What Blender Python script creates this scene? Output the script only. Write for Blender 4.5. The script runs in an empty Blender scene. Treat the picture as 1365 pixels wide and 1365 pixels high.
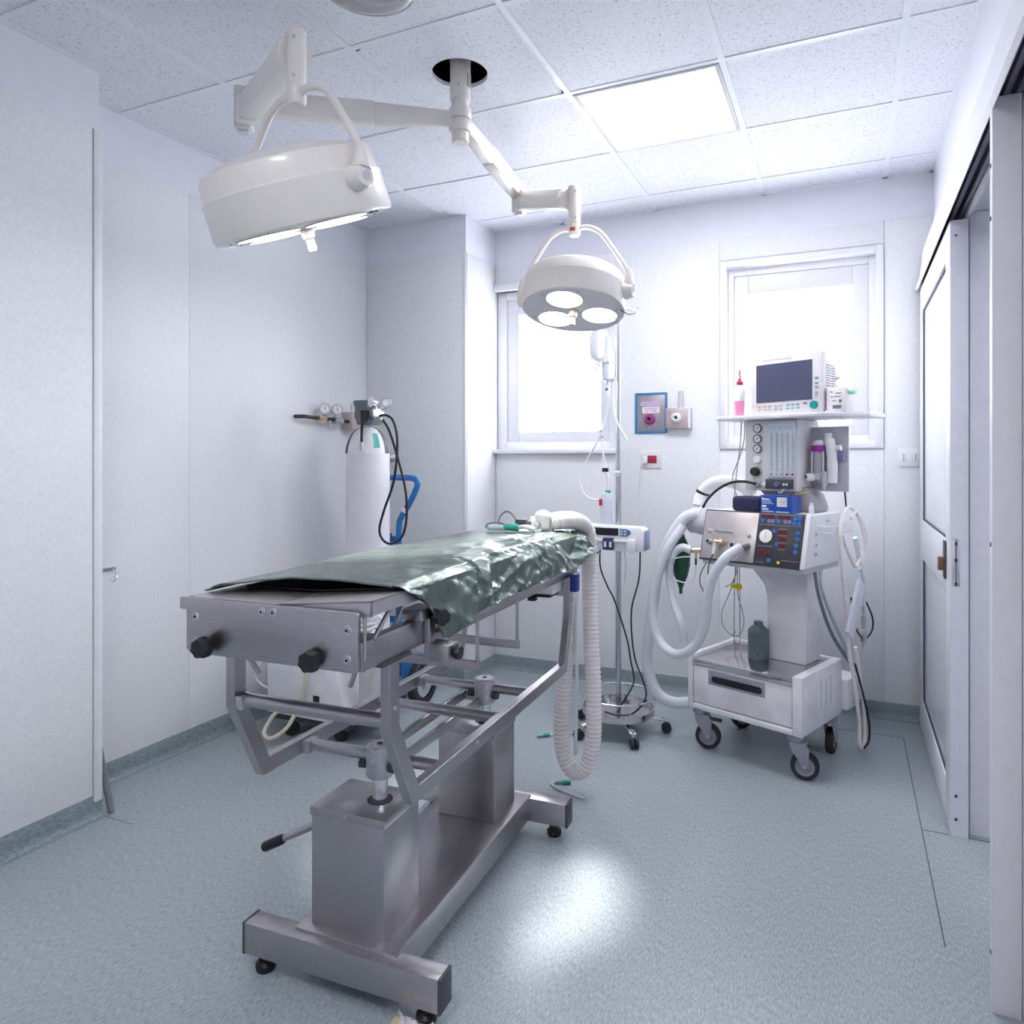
import bpy, bmesh, math, random
from mathutils import Vector as V, Matrix, noise
random.seed(7)
R = math.radians
PI = math.pi
SC = bpy.context.scene
COL = SC.collection

# ------------------------------------------------------------------ camera
cam_d = bpy.data.cameras.new('camera')
cam = bpy.data.objects.new('camera', cam_d)
COL.objects.link(cam)
cam.location = (0, 0, 1.35)
cam.rotation_euler = (R(90), 0, R(23.68))
cam_d.sensor_width = 36
cam_d.lens = 946.35 / 1365 * 36
cam_d.shift_x = -32.5 / 1365
cam_d.shift_y = -70.5 / 1365
cam_d.clip_start = 0.05
SC.camera = cam

# ------------------------------------------------------------------ light levels
PANEL_E = 12.0       # ceiling luminaire diffusers
WINDOW_E = 4.8      # daylight through the frosted window panes
LAMP_E = 6.0       # lenses of the operating lamps
SPOT1_W, SPOT2_W = 85, 170
world = bpy.data.worlds.new('world')
SC.world = world
world.use_nodes = True
world.node_tree.nodes['Background'].inputs[0].default_value = (0.80, 0.88, 1.0, 1)
world.node_tree.nodes['Background'].inputs[1].default_value = 1.0
SC.view_settings.view_transform = 'Standard'
SC.view_settings.look = 'None'
SC.view_settings.gamma = 1
SC.view_settings.use_curve_mapping = False
SC.view_settings.exposure = 1.15

# ------------------------------------------------------------------ materials
MATS = {}
def mat(name, col, rough=0.5, metal=0.0, var=0.06, nscale=30.0, stretch=(1, 1, 1), bump=0.0, trans=0.0,
        emit=0.0, emit_col=None, coat=0.0, spec=0.5, alpha=1.0, ior=1.45, rvar=0.0, detail=4.0):
    if name in MATS:
        return MATS[name]
    m = bpy.data.materials.new(name)
    m.use_nodes = True
    nt = m.node_tree
    b = nt.nodes['Principled BSDF']
    tc = nt.nodes.new('ShaderNodeTexCoord')
    mp = nt.nodes.new('ShaderNodeMapping')
    mp.inputs['Scale'].default_value = stretch
    nt.links.new(tc.outputs['Object'], mp.inputs[0])
    nz = nt.nodes.new('ShaderNodeTexNoise')
    nz.inputs['Scale'].default_value = nscale
    nz.inputs['Detail'].default_value = detail
    nt.links.new(mp.outputs[0], nz.inputs['Vector'])
    rp = nt.nodes.new('ShaderNodeValToRGB')
    lo = [max(0, c * (1 - var)) for c in col]
    hi = [min(1, c * (1 + var)) for c in col]
    rp.color_ramp.elements[0].position = 0.3
    rp.color_ramp.elements[1].position = 0.7
    rp.color_ramp.elements[0].color = (*lo, 1)
    rp.color_ramp.elements[1].color = (*hi, 1)
    nt.links.new(nz.outputs['Fac'], rp.inputs[0])
    nt.links.new(rp.outputs[0], b.inputs['Base Color'])
    b.inputs['Roughness'].default_value = rough
    b.inputs['Metallic'].default_value = metal
    b.inputs['IOR'].default_value = ior
    b.inputs['Specular IOR Level'].default_value = spec
    b.inputs['Transmission Weight'].default_value = trans
    b.inputs['Coat Weight'].default_value = coat
    b.inputs['Alpha'].default_value = alpha
    if rvar:
        mr = nt.nodes.new('ShaderNodeMapRange')
        mr.inputs['To Min'].default_value = max(0.02, rough - rvar)
        mr.inputs['To Max'].default_value = rough + rvar
        nt.links.new(nz.outputs['Fac'], mr.inputs['Value'])
        nt.links.new(mr.outputs[0], b.inputs['Roughness'])
    if bump:
        bp = nt.nodes.new('ShaderNodeBump')
        bp.inputs['Strength'].default_value = bump
        bp.inputs['Distance'].default_value = 0.002
        nt.links.new(nz.outputs['Fac'], bp.inputs['Height'])
        nt.links.new(bp.outputs[0], b.inputs['Normal'])
    if emit:
        b.inputs['Emission Color'].default_value = (*(emit_col or col), 1)
        b.inputs['Emission Strength'].default_value = emit
    MATS[name] = m
    return m

wall_m = mat('wall_laminate', (0.79, 0.80, 0.822), 0.45, var=0.045, nscale=90, bump=0.05, detail=6)
band_m = mat('wall_paint', (0.80, 0.80, 0.87), 0.5, var=0.015, nscale=12)
trim_m = mat('white_trim', (0.80, 0.80, 0.83), 0.35, var=0.02)
alu_white = mat('white_lacquered_aluminium', (0.74, 0.74, 0.79), 0.35, var=0.02)
grey_door = mat('grey_lacquered_door_edge', (0.74, 0.73, 0.82), 0.4, var=0.03)
tbar_m = mat('white_grid_steel', (0.78, 0.80, 0.86), 0.4, var=0.02)
steel = mat('brushed_steel', (0.455, 0.435, 0.45), 0.32, 1.0, var=0.10, nscale=40, stretch=(1, 1, 14), bump=0.02, rvar=0.06)
steel_y = mat('brushed_steel_long', (0.455, 0.435, 0.45), 0.30, 1.0, var=0.10, nscale=40, stretch=(14, 1, 14), bump=0.02, rvar=0.06)
chrome = mat('chrome', (0.75, 0.75, 0.77), 0.12, 1.0, var=0.02)
dull_steel = mat('dull_cast_metal', (0.52, 0.52, 0.55), 0.5, 0.8, var=0.15, nscale=60, bump=0.1)
brass = mat('brass_fitting', (0.72, 0.55, 0.32), 0.3, 0.9, var=0.1)
black = mat('black_plastic', (0.012, 0.012, 0.015), 0.4, var=0.1)
rubber = mat('black_rubber', (0.02, 0.02, 0.022), 0.6, var=0.1)
darkgrey = mat('dark_grey_plastic', (0.06, 0.065, 0.075), 0.5, var=0.1)
lamp_m = mat('cream_lamp_enamel', (0.78, 0.74, 0.70), 0.28, var=0.015, coat=0.3)
lamp_face = mat('lamp_underside_enamel', (0.66, 0.66, 0.70), 0.35, var=0.02)
white_pl = mat('white_plastic', (0.80, 0.79, 0.80), 0.35, var=0.03)
white_pt = mat('white_painted_steel', (0.78, 0.78, 0.81), 0.38, var=0.05, nscale=14)
hose_m = mat('white_corrugated_plastic', (0.84, 0.79, 0.78), 0.4, var=0.03)
hose_c = mat('translucent_white_tubing', (0.80, 0.82, 0.88), 0.3, var=0.03, trans=0.25)
clear = mat('clear_plastic', (0.93, 0.95, 0.97), 0.08, var=0.01, trans=0.9, ior=1.2)
cream_tube = mat('cream_rubber_tubing', (0.72, 0.66, 0.52), 0.4, var=0.05)
blue_pt = mat('blue_painted_steel', (0.02, 0.17, 0.46), 0.35, var=0.06)
blue_pl = mat('navy_blue_plastic', (0.03, 0.05, 0.30), 0.4, var=0.06)
greenp = mat('teal_green_plastic', (0.02, 0.40, 0.30), 0.35, var=0.06)
green_rub = mat('dark_green_rubber', (0.01, 0.075, 0.04), 0.35, var=0.15, nscale=20, coat=0.3)
grey_pl = mat('blue_grey_plastic', (0.13, 0.17, 0.20), 0.45, var=0.06)
beige = mat('beige_enamel', (0.50, 0.44, 0.40), 0.5, var=0.05)
red_pl = mat('red_plastic', (0.50, 0.02, 0.06), 0.4, var=0.05)
pink_l = mat('pink_plastic', (0.85, 0.30, 0.50), 0.35, var=0.04)
purple = mat('purple_plastic', (0.28, 0.02, 0.28), 0.35, var=0.05)
yellow = mat('yellow_tag_plastic', (0.75, 0.60, 0.02), 0.5, var=0.05)
glow_panel = mat('lit_diffuser', (0.95, 0.97, 1.0), 0.5, emit=PANEL_E, emit_col=(0.95, 0.96, 1.0))
glow_win = mat('daylit_frosted_glass', (0.92, 0.95, 1.0), 0.4, emit=WINDOW_E, emit_col=(0.90, 0.925, 1.0))
glow_lamp = mat('lit_lamp_lens', (1.0, 0.95, 0.85), 0.4, emit=LAMP_E, emit_col=(1.0, 0.94, 0.83))
void_m = mat('unlit_plenum_dark', (0.03, 0.03, 0.03), 0.9)  # dark colour stands in for the unlit space above the tiles

def floor_material(name, c0, c1, rough):
    m = bpy.data.materials.new(name)
    m.use_nodes = True
    nt = m.node_tree
    b = nt.nodes['Principled BSDF']
    tc = nt.nodes.new('ShaderNodeTexCoord')
    def nz(scale, st, det=6):
        mp = nt.nodes.new('ShaderNodeMapping')
        mp.inputs['Scale'].default_value = st
        mp.inputs['Rotation'].default_value = (0, 0, R(8))
        n = nt.nodes.new('ShaderNodeTexNoise')
        n.inputs['Scale'].default_value = scale
        n.inputs['Detail'].default_value = det
        n.inputs['Roughness'].default_value = 0.65
        nt.links.new(tc.outputs['Object'], mp.inputs[0])
        nt.links.new(mp.outputs[0], n.inputs['Vector'])
        return n
    a = nz(70, (3.2, 0.8, 2.0))
    d = nz(130, (2.2, 0.7, 1.5), 3)
    rp = nt.nodes.new('ShaderNodeValToRGB')
    rp.color_ramp.elements[0].position = 0.32
    rp.color_ramp.elements[1].position = 0.66
    rp.color_ramp.elements[0].color = (*c0, 1)
    rp.color_ramp.elements[1].color = (*c1, 1)
    nt.links.new(a.outputs['Fac'], rp.inputs[0])
    # sparse dark flecks
    r2 = nt.nodes.new('ShaderNodeValToRGB')
    r2.color_ramp.elements[0].position = 0.28
    r2.color_ramp.elements[1].position = 0.40
    r2.color_ramp.elements[0].color = (0.42, 0.45, 0.50, 1)
    r2.color_ramp.elements[1].color = (1, 1, 1, 1)
    nt.links.new(d.outputs['Fac'], r2.inputs[0])
    mx = nt.nodes.new('ShaderNodeMix'); mx.data_type = 'RGBA'; mx.blend_type = 'MULTIPLY'
    mx.inputs['Factor'].default_value = 1
    nt.links.new(rp.outputs[0], mx.inputs['A'])
    nt.links.new(r2.outputs[0], mx.inputs['B'])
    nt.links.new(mx.outputs['Result'], b.inputs['Base Color'])
    b.inputs['Roughness'].default_value = rough
    return m
floor_m = floor_material('speckled_vinyl_floor', (0.215, 0.258, 0.280), (0.455, 0.505, 0.535), 0.31)
base_m = floor_material('speckled_vinyl_skirting', (0.145, 0.195, 0.21), (0.31, 0.37, 0.39), 0.45)

def tile_material():
    m = bpy.data.materials.new('fissured_mineral_tile')
    m.use_nodes = True
    nt = m.node_tree
    b = nt.nodes['Principled BSDF']
    tc = nt.nodes.new('ShaderNodeTexCoord')
    oi = nt.nodes.new('ShaderNodeObjectInfo')
    ad = nt.nodes.new('ShaderNodeVectorMath'); ad.operation = 'ADD'
    nt.links.new(tc.outputs['Object'], ad.inputs[0])
    nt.links.new(oi.outputs['Location'], ad.inputs[1])
    n1 = nt.nodes.new('ShaderNodeTexNoise'); n1.inputs['Scale'].default_value = 130; n1.inputs['Detail'].default_value = 3
    n1.inputs['Roughness'].default_value = 0.75
    nt.links.new(ad.outputs[0], n1.inputs['Vector'])
    rp = nt.nodes.new('ShaderNodeValToRGB')
    rp.color_ramp.elements[0].position = 0.33
    rp.color_ramp.elements[1].position = 0.43
    rp.color_ramp.elements[0].color = (0.34, 0.35, 0.42, 1)
    rp.color_ramp.elements[1].color = (0.80, 0.81, 0.88, 1)
    nt.links.new(n1.outputs['Fac'], rp.inputs[0])
    nt.links.new(rp.outputs[0], b.inputs['Base Color'])
    b.inputs['Roughness'].default_value = 0.85
    bp = nt.nodes.new('ShaderNodeBump'); bp.inputs['Strength'].default_value = 0.3; bp.inputs['Distance'].default_value = 0.002
    nt.links.new(rp.outputs[0], bp.inputs['Height'])
    nt.links.new(bp.outputs[0], b.inputs['Normal'])
    return m
tile_m = tile_material()

# ------------------------------------------------------------------ mesh helpers
def smooth_path(pts, n=8, closed=False):
    P = [V(p) for p in pts]
    out = []
    N = len(P)
    segs = N if closed else N - 1
    for i in range(segs):
        if closed:
            a, b, c, d = P[(i - 1) % N], P[i], P[(i + 1) % N], P[(i + 2) % N]
        else:
            b, c = P[i], P[i + 1]
            a = P[i - 1] if i > 0 else b + (b - c)
            d = P[i + 2] if i + 2 < N else c + (c - b)
        for k in range(n):
            t = k / n
            out.append(0.5 * ((2 * b) + (c - a) * t + (2 * a - 5 * b + 4 * c - d) * t * t + (3 * b - a - 3 * c + d) * t ** 3))
    if not closed:
        out.append(P[-1])
    return out

def resample(path, step):
    out = [path[0].copy()]
    acc = 0.0
    for a, b in zip(path, path[1:]):
        L = (b - a).length
        if L < 1e-9:
            continue
        t = step - acc
        while t <= L:
            out.append(a.lerp(b, t / L))
            t += step
        acc = L - (t - step)
    out.append(path[-1].copy())
    return out

class MB:
    def __init__(self):
        self.v, self.f = [], []
    def add(self, vs, fs):
        o = len(self.v)
        self.v += [V(p) for p in vs]
        self.f += [tuple(i + o for i in f) for f in fs]
        return self
    def box(self, x0, x1, y0, y1, z0, z1):
        return self.box8([(x0, y0, z0), (x1, y0, z0), (x1, y1, z0), (x0, y1, z0), (x0, y0, z1), (x1, y0, z1), (x1, y1, z1), (x0, y1, z1)])
    def box8(self, p):
        return self.add(p, [(3, 2, 1, 0), (4, 5, 6, 7), (0, 1, 5, 4), (1, 2, 6, 5), (2, 3, 7, 6), (3, 0, 4, 7)])
    def bar(self, a, b, w, h, up=(0, 0, 1), w2=None, h2=None):
        a, b = V(a), V(b)
        d = (b - a).normalized()
        s = d.cross(V(up)).normalized()
        u = s.cross(d).normalized()
        w2 = w if w2 is None else w2
        h2 = h if h2 is None else h2
        ps = []
        for c, ww, hh in ((a, w, h), (b, w2, h2)):
            ps += [c - s * ww / 2 - u * hh / 2, c + s * ww / 2 - u * hh / 2, c + s * ww / 2 + u * hh / 2, c - s * ww / 2 + u * hh / 2]
        return self.add(ps, [(3, 2, 1, 0), (4, 5, 6, 7), (0, 1, 5, 4), (1, 2, 6, 5), (2, 3, 7, 6), (3, 0, 4, 7)])
    def cyl(self, a, b, r, r2=None, n=16, caps=True):
        a, b = V(a), V(b)
        r2 = r if r2 is None else r2
        return self.tube([a, b], [r, r2], n, caps=caps)
    def tube(self, path, r, n=10, caps=True, closed=False):
        P = [V(p) for p in path]
        N = len(P)
        rr = r if isinstance(r, (list, tuple)) else [r] * N
        vs, fs = [], []
        t0 = (P[1] - P[0]).normalized()
        s = t0.orthogonal().normalized()
        pt = t0
        for i in range(N):
            if closed:
                t = (P[(i + 1) % N] - P[i - 1]).normalized()
            elif i == 0:
                t = t0
            elif i == N - 1:
                t = (P[-1] - P[-2]).normalized()
            else:
                t = (P[i + 1] - P[i - 1]).normalized()
            q = pt.rotation_difference(t)
            s = (q @ s)
            s = (s - t * s.dot(t)).normalized()
            u = t.cross(s)
            pt = t
            for k in range(n):
                an = 2 * PI * k / n
                vs.append(P[i] + (s * math.cos(an) + u * math.sin(an)) * rr[i])
        m = N if closed else N - 1
        for i in range(m):
            j = (i + 1) % N
            for k in range(n):
                l = (k + 1) % n
                fs.append((i * n + k, i * n + l, j * n + l, j * n + k))
        if caps and not closed:
            fs.append(tuple(range(n))[::-1])
            fs.append(tuple((N - 1) * n + k for k in range(n)))
        return self.add(vs, fs)
    def lathe(self, prof, n=24, c=(0, 0, 0), axis=(0, 0, 1)):
        c = V(c)
        ax = V(axis).normalized()
        s = ax.orthogonal().normalized()
        u = ax.cross(s)
        vs, fs = [], []
        idx = []
        for r, z in prof:
            if r < 1e-6:
                idx.append([len(vs)] * n); vs.append(c + ax * z)
            else:
                st = len(vs)
                for k in range(n):
                    an = 2 * PI * k / n
                    vs.append(c + ax * z + (s * math.cos(an) + u * math.sin(an)) * r)
                idx.append([st + k for k in range(n)])
        for a, b in zip(idx, idx[1:]):
            for k in range(n):
                l = (k + 1) % n
                q = []
                for i in (a[k], a[l], b[l], b[k]):
                    if i not in q:
                        q.append(i)
                if len(q) > 2:
                    fs.append(tuple(q))
        return self.add(vs, fs)
    def ball(self, c, r, n=14, sc=(1, 1, 1)):
        m = MB().lathe([(math.sin(PI * i / 8) * r, -math.cos(PI * i / 8) * r) for i in range(9)], n)
        return self.add([V(c) + V((p.x * sc[0], p.y * sc[1], p.z * sc[2])) for p in m.v], m.f)
    def prism(self, poly, axis, a, b):
        n = len(poly)
        def mk(p, w):
            return {'X': (w, p[0], p[1]), 'Y': (p[0], w, p[1]), 'Z': (p[0], p[1], w)}[axis]
        vs = [mk(p, a) for p in poly] + [mk(p, b) for p in poly]
        fs = [tuple(range(n)), tuple(range(2 * n - 1, n - 1, -1))]
        for i in range(n):
            j = (i + 1) % n
            fs.append((i, i + n, j + n, j))
        return self.add(vs, fs)
    def xf(self, M):
        self.v = [M @ p for p in self.v]
        return self
    def build(self, name, m, parent=None, bevel=0.0, sm=35, seg=2, origin=None):
        vs = self.v
        loc = V((0, 0, 0))
        if parent is None:
            if origin is None:
                xs = [p.x for p in vs]; ys = [p.y for p in vs]; zs = [p.z for p in vs]
                loc = V(((min(xs) + max(xs)) / 2, (min(ys) + max(ys)) / 2, min(zs)))
            else:
                loc = V(origin)
            vs = [p - loc for p in vs]
        me = bpy.data.meshes.new(name)
        me.from_pydata([tuple(p) for p in vs], [], self.f)
        bm = bmesh.new()
        bm.from_mesh(me)
        bmesh.ops.recalc_face_normals(bm, faces=bm.faces)
        if bevel:
            es = [e for e in bm.edges if len(e.link_faces) == 2 and e.calc_face_angle(0) > R(25)]
            bmesh.ops.bevel(bm, geom=es, offset=bevel, segments=seg, affect='EDGES', profile=0.5, clamp_overlap=True)
        bm.to_mesh(me)
        bm.free()
        for p in me.polygons:
            p.use_smooth = True
        me.set_sharp_from_angle(angle=R(sm))
        me.materials.append(m)
        o = bpy.data.objects.new(name, me)
        COL.objects.link(o)
        o.location = loc
        if parent is not None:
            o.parent = parent
        return o

def thing(name, label, cat, loc=(0, 0, 0), rz=0.0, group=None):
    o = bpy.data.objects.new(name, None)
    o.empty_display_size = 0.05
    COL.objects.link(o)
    o.location = loc
    o.rotation_euler = (0, 0, R(rz))
    return tag(o, label, cat, group)
def tag(o, label, cat, group=None):
    o['label'] = label
    o['category'] = cat
    if group:
        o['group'] = group
    return o
def struct(o, label=None):
    o['kind'] = 'structure'
    if label:
        o['label'] = label
    return o
def share(o, parent, loc=(0, 0, 0), rz=0.0, name=None):
    c = o.copy()
    COL.objects.link(c)
    c.location = loc
    c.rotation_euler = (0, 0, rz)
    c.parent = parent
    return c
def B(*a):
    return MB().box(*a)
def hexknob(c, d, r, h, lobes=7):
    # lobed clamping knob: star prism along direction d
    d = V(d).normalized(); s = d.orthogonal().normalized(); u = d.cross(s)
    mb = MB(); n = lobes * 4
    prof = [(0.55, 0), (0.62, 0.15), (0.96, 0.25), (1, 0.35), (1, 0.85), (0.9, 1.0)]
    vs = []; fs = []
    for rr, z in prof:
        for k in range(n):
            an = 2 * PI * k / n
            q = r * rr * (1 - 0.14 * (0.5 + 0.5 * math.cos(lobes * an)) * (1 if z > 0.2 else 0))
            vs.append(V(c) + d * z * h + (s * math.cos(an) + u * math.sin(an)) * q)
    for i in range(len(prof) - 1):
        for k in range(n):
            l = (k + 1) % n
            fs.append((i * n + k, i * n + l, (i + 1) * n + l, (i + 1) * n + k))
    fs.append(tuple(range(n))[::-1]); fs.append(tuple((len(prof) - 1) * n + k for k in range(n)))
    return mb.add(vs, fs)

# ================================================================== THE ROOM
ZC = 2.813                     # ceiling level
XL, XR, YB, YF = -2.60, 0.40, 4.12, -1.60
XREC = -2.83                   # recessed part of the left wall
ZP = 2.592                     # top of the laminate panels
fl = struct(B(-3.0, 1.9, -1.75, 4.35, -0.06, 0.0).build('floor', floor_m, origin=(0, 0, 0)), 'blue-grey speckled vinyl floor')
seam_m = mat('floor_weld_seam', (0.10, 0.13, 0.15), 0.5)
MB().box(0.245, 0.249, 2.25, 3.86, 0, 0.0008).build('seam', seam_m, fl)
MB().box(-0.05, 0.245, 3.86, 3.864, 0, 0.0008).build('seam', seam_m, fl)
MB().box(0.249, 0.62, 2.93, 2.934, 0, 0.0008).build('seam', seam_m, fl)
MB().add([(-2.58, 1.80, 0.0006), (-2.42, 1.80, 0.0006), (-2.42, 1.804, 0.0006), (-2.58, 1.804, 0.0006)], [(0, 1, 2, 3)]).build('seam', seam_m, fl)

# left wall: near part stands 0.23 m proud of the far part
wl = struct(B(-2.95, XL, -1.75, 1.80, 0, 3.15).build('wall_left', band_m, origin=(0, 0, 0)), 'near part of the left wall, pale laminate panels')
for y0, y1 in ((-1.6, -0.62), (-0.619, 0.40), (0.401, 1.771)):
    B(XL, XL + 0.006, y0, y1, 0.085, ZP).build('panel', wall_m, wl, bevel=0.0015)
B(XL - 0.002, XL + 0.010, 1.7735, 1.806, 0.06, ZP).build('corner_trim', trim_m, wl, bevel=0.002)
wr = struct(B(-2.95, XREC, 1.80, 4.35, 0, 3.15).build('wall_recess', band_m, origin=(0, 0, 0)), 'recessed far part of the left wall')
for y0, y1 in ((1.80, 2.3915), (2.3928, 3.735)):
    B(XREC, XREC + 0.006, y0, y1, 0.085, ZP).build('panel', wall_m, wr, bevel=0.0015)
# boxed-in corner
wc = struct(B(XREC, -2.10, 3.735, 4.30, 0, 3.15).build('wall_corner', band_m, origin=(0, 0, 0)), 'boxed-in column in the back left corner')
B(XREC + 0.008, -2.118, 3.729, 3.735, 0.085, ZP).build('panel', wall_m, wc, bevel=0.0015)
B(-2.117, -2.098, 3.727, 3.737, 0.085, ZP).build('corner_trim', trim_m, wc, bevel=0.002)
B(-2.10, -2.094, 3.739, 4.115, 0.085, ZP).build('panel', trim_m, wc, bevel=0.0015)
# back wall around two window openings
W1 = (-2.094, -1.287, 1.41, 2.43)
W2 = (-0.63, 0.137, 1.44, 2.43)
mb = MB()
for x0, x1, z0, z1 in ((-2.10, 0.55, 0, 1.41), (-2.10, 0.55, 2.43, 3.15), (-1.287, -0.63, 1.41, 2.43), (0.137, 0.55, 1.41, 2.43), (-0.63, 0.137, 1.41, 1.44)):
    mb.box(x0, x1, YB, 4.30, z0, z1)
wb = struct(mb.build('wall_back', band_m, origin=(0, 0, 0)), 'back wall with two frosted windows')
for x0, x1, z0, z1 in ((-2.09, -1.287, 0.075, 1.395), (-1.2858, -0.668, 0.075, ZP), (-0.6668, -0.243, 0.075, 1.40), (-0.242, 0.1735, 0.075, 1.40), (0.1745, 0.398, 0.075, ZP),
                       (-2.09, -1.287, 2.475, ZP), (-0.665, 0.172, 2.475, ZP)):
    B(x0, x1, YB - 0.006, YB, z0, z1).build('panel', wall_m, wb, bevel=0.0006)
# right wall with the doorway
mb = MB()
mb.box(XR, 0.56, 2.97, 4.30, 0, 3.15)
mb.box(XR, 0.56, 1.50, 2.06, 0, 3.15)
mb.box(XR, 0.56, 2.06, 2.97, 2.24, 3.15)
wrt = struct(mb.build('wall_right', band_m, origin=(0, 0, 0)), 'right wall with the doorway')
B(XR - 0.006, XR, 2.98, 4.11, 0.085, 2.19).build('panel', wall_m, wrt, bevel=0.0015)
B(0.402, 0.558, 2.962, 2.97, 0.0, 2.235).build('reveal_lining', grey_door, wrt, bevel=0.001)
struct(B(-3.0, 1.9, -1.75, -1.60, 0, 3.15).build('wall_front', band_m, origin=(0, 0, 0)), 'wall behind the viewer')
# passage behind the doorway
struct(B(1.75, 1.9, -1.75, 4.35, 0, 3.15).build('wall_passage', band_m, origin=(0, 0, 0)), 'far wall of the passage')
struct(B(0.56, 1.75, 4.20, 4.35, 0, 3.15).build('wall_passage_end', band_m, origin=(0, 0, 0)), 'end wall of the passage')

# baseboards (coved vinyl)
def skirt(name, a, b, nrm, label):
    a, b, n = V(a), V(b), V(nrm)
    prof = [(0, 0), (0.035, 0), (0.020, 0.004), (0.010, 0.016), (0.0075, 0.035), (0.0075, 0.083), (0.005, 0.088), (0, 0.088)]
    vs = [a + n * p + V((0, 0, q)) for p, q in prof] + [b + n * p + V((0, 0, q)) for p, q in prof]
    k = len(prof)
    fs = [tuple(range(k)), tuple(range(2 * k - 1, k - 1, -1))] + [(i, i + k, (i + 1) % k + k, (i + 1) % k) for i in range(k)]
    return struct(MB().add(vs, fs).build(name, base_m, origin=(0, 0, 0)), label)
skirt('baseboard_left', (XL, -1.6, 0), (XL, 1.808, 0), (1, 0, 0), 'coved vinyl skirting of the near left wall')
skirt('baseboard_recess', (XREC, 1.8, 0), (XREC, 3.735, 0), (1, 0, 0), 'coved vinyl skirting of the recessed left wall')
skirt('baseboard_corner', (XREC, 3.735, 0), (-2.10, 3.735, 0), (0, -1, 0), 'coved vinyl skirting of the boxed column')
skirt('baseboard_corner_side', (-2.10, 3.70, 0), (-2.10, 4.12, 0), (1, 0, 0), 'coved vinyl skirting on the side of the boxed column')
skirt('baseboard_back', (-2.10, YB, 0), (XR, YB, 0), (0, -1, 0), 'coved vinyl skirting of the back wall')
skirt('baseboard_right', (XR, 2.97, 0), (XR, YB, 0), (-1, 0, 0), 'coved vinyl skirting behind the sliding door')

# ceiling: backing slab, grid bars, mineral tiles
ce = struct(B(-3.0, 1.9, -1.75, 4.35, 3.10, 3.16).build('ceiling', void_m, origin=(0, 0, 0)), 'suspended ceiling of speckled tiles in a white grid')
struct(MB().box(0.56, 1.9, -1.6, 4.2, 2.813, 2.85).box(0.40, 0.56, -1.6, 1.50, 2.813, 2.85).build('ceiling_passage', band_m, origin=(0, 0, 0)), 'ceiling of the passage')
GX = [XREC] + [-1.026 + 0.602 * k for k in range(-2, 3)] + [XR]
GY = [YF] + [2.661 + 0.607 * k for k in range(-6, 3)] + [YB]
PANEL_X, PANEL_Y = (-1.026, -0.424), (2.661, 3.268)
HOLE = (-1.353, 2.360)
for x in GX[1:-1]:
    B(x - 0.012, x + 0.012, YF, YB, ZC, ZC + 0.03).build('grid_bar', tbar_m, ce)
for y in GY[1:-1]:
    for x0, x1 in zip(GX, GX[1:]):
        B(x0 + 0.012, x1 - 0.012, y - 0.0117, y + 0.0117, ZC + 0.001, ZC + 0.03).build('cross_bar', tbar_m, ce)
for (a, b, c, d) in ((XREC, XREC + 0.02, 1.8, 3.735), (XL, XL + 0.02, YF, 1.8), (XR - 0.02, XR, 1.5, YB)):
    B(a, b, c, d, ZC, ZC + 0.02).build('edge_angle', tbar_m, ce)
B(XREC, XR, YB - 0.02, YB, ZC, ZC + 0.02).build('edge_angle', tbar_m, ce)
tile_cache = {}
for x0, x1 in zip(GX, GX[1:]):
    for y0, y1 in zip(GY, GY[1:]):
        if abs(x0 - PANEL_X[0]) < 0.01 and abs(y0 - PANEL_Y[0]) < 0.01:
            continue
        if abs(x0 - PANEL_X[0]) < 0.01 and abs(y0 - (PANEL_Y[0] - 0.607 * 5)) < 0.01:
            continue
        w, h = x1 - x0 - 0.006, y1 - y0 - 0.006
        cx, cy = (x0 + x1) / 2, (y0 + y1) / 2
        if x0 < HOLE[0] < x1 and y0 < HOLE[1] < y1:
            hx, hy, rr = HOLE[0] - cx, HOLE[1] - cy, 0.106
            n = 32
            vs = []; fs = []
            for zz in (0.0, 0.016):
                for k in range(n):
                    an = 2 * PI * k / n
                    vs.append((hx + rr * math.cos(an), hy + rr * math.sin(an), zz))
                for k in range(n):
                    an = 2 * PI * k / n
                    c_, s_ = math.cos(an), math.sin(an)
                    tx = ((w / 2 if c_ > 0 else -w / 2) - hx) / c_ if abs(c_) > 1e-6 else 1e9
                    ty = ((h / 2 if s_ > 0 else -h / 2) - hy) / s_ if abs(s_) > 1e-6 else 1e9
                    t = min(tx, ty)
                    vs.append((hx + t * c_, hy + t * s_, zz))
            for k in range(n):
                l = (k + 1) % n
                fs += [(k, l, n + l, n + k), (2 * n + k, 3 * n + k, 3 * n + l, 2 * n + l), (k, 2 * n + k, 2 * n + l, l)]
            o = MB().add(vs, fs).build('tile', tile_m, ce)
        else:
            key = (round(w, 3), round(h, 3))
            if key in tile_cache:
                o = share(tile_cache[key], ce)
            else:
                o = B(-w / 2, w / 2, -h / 2, h / 2, 0, 0.016).build('tile', tile_m, ce, bevel=0.002, seg=1)
                tile_cache[key] = o
        o.location = (cx, cy, ZC + 0.004 + random.uniform(0, 0.002))

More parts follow.
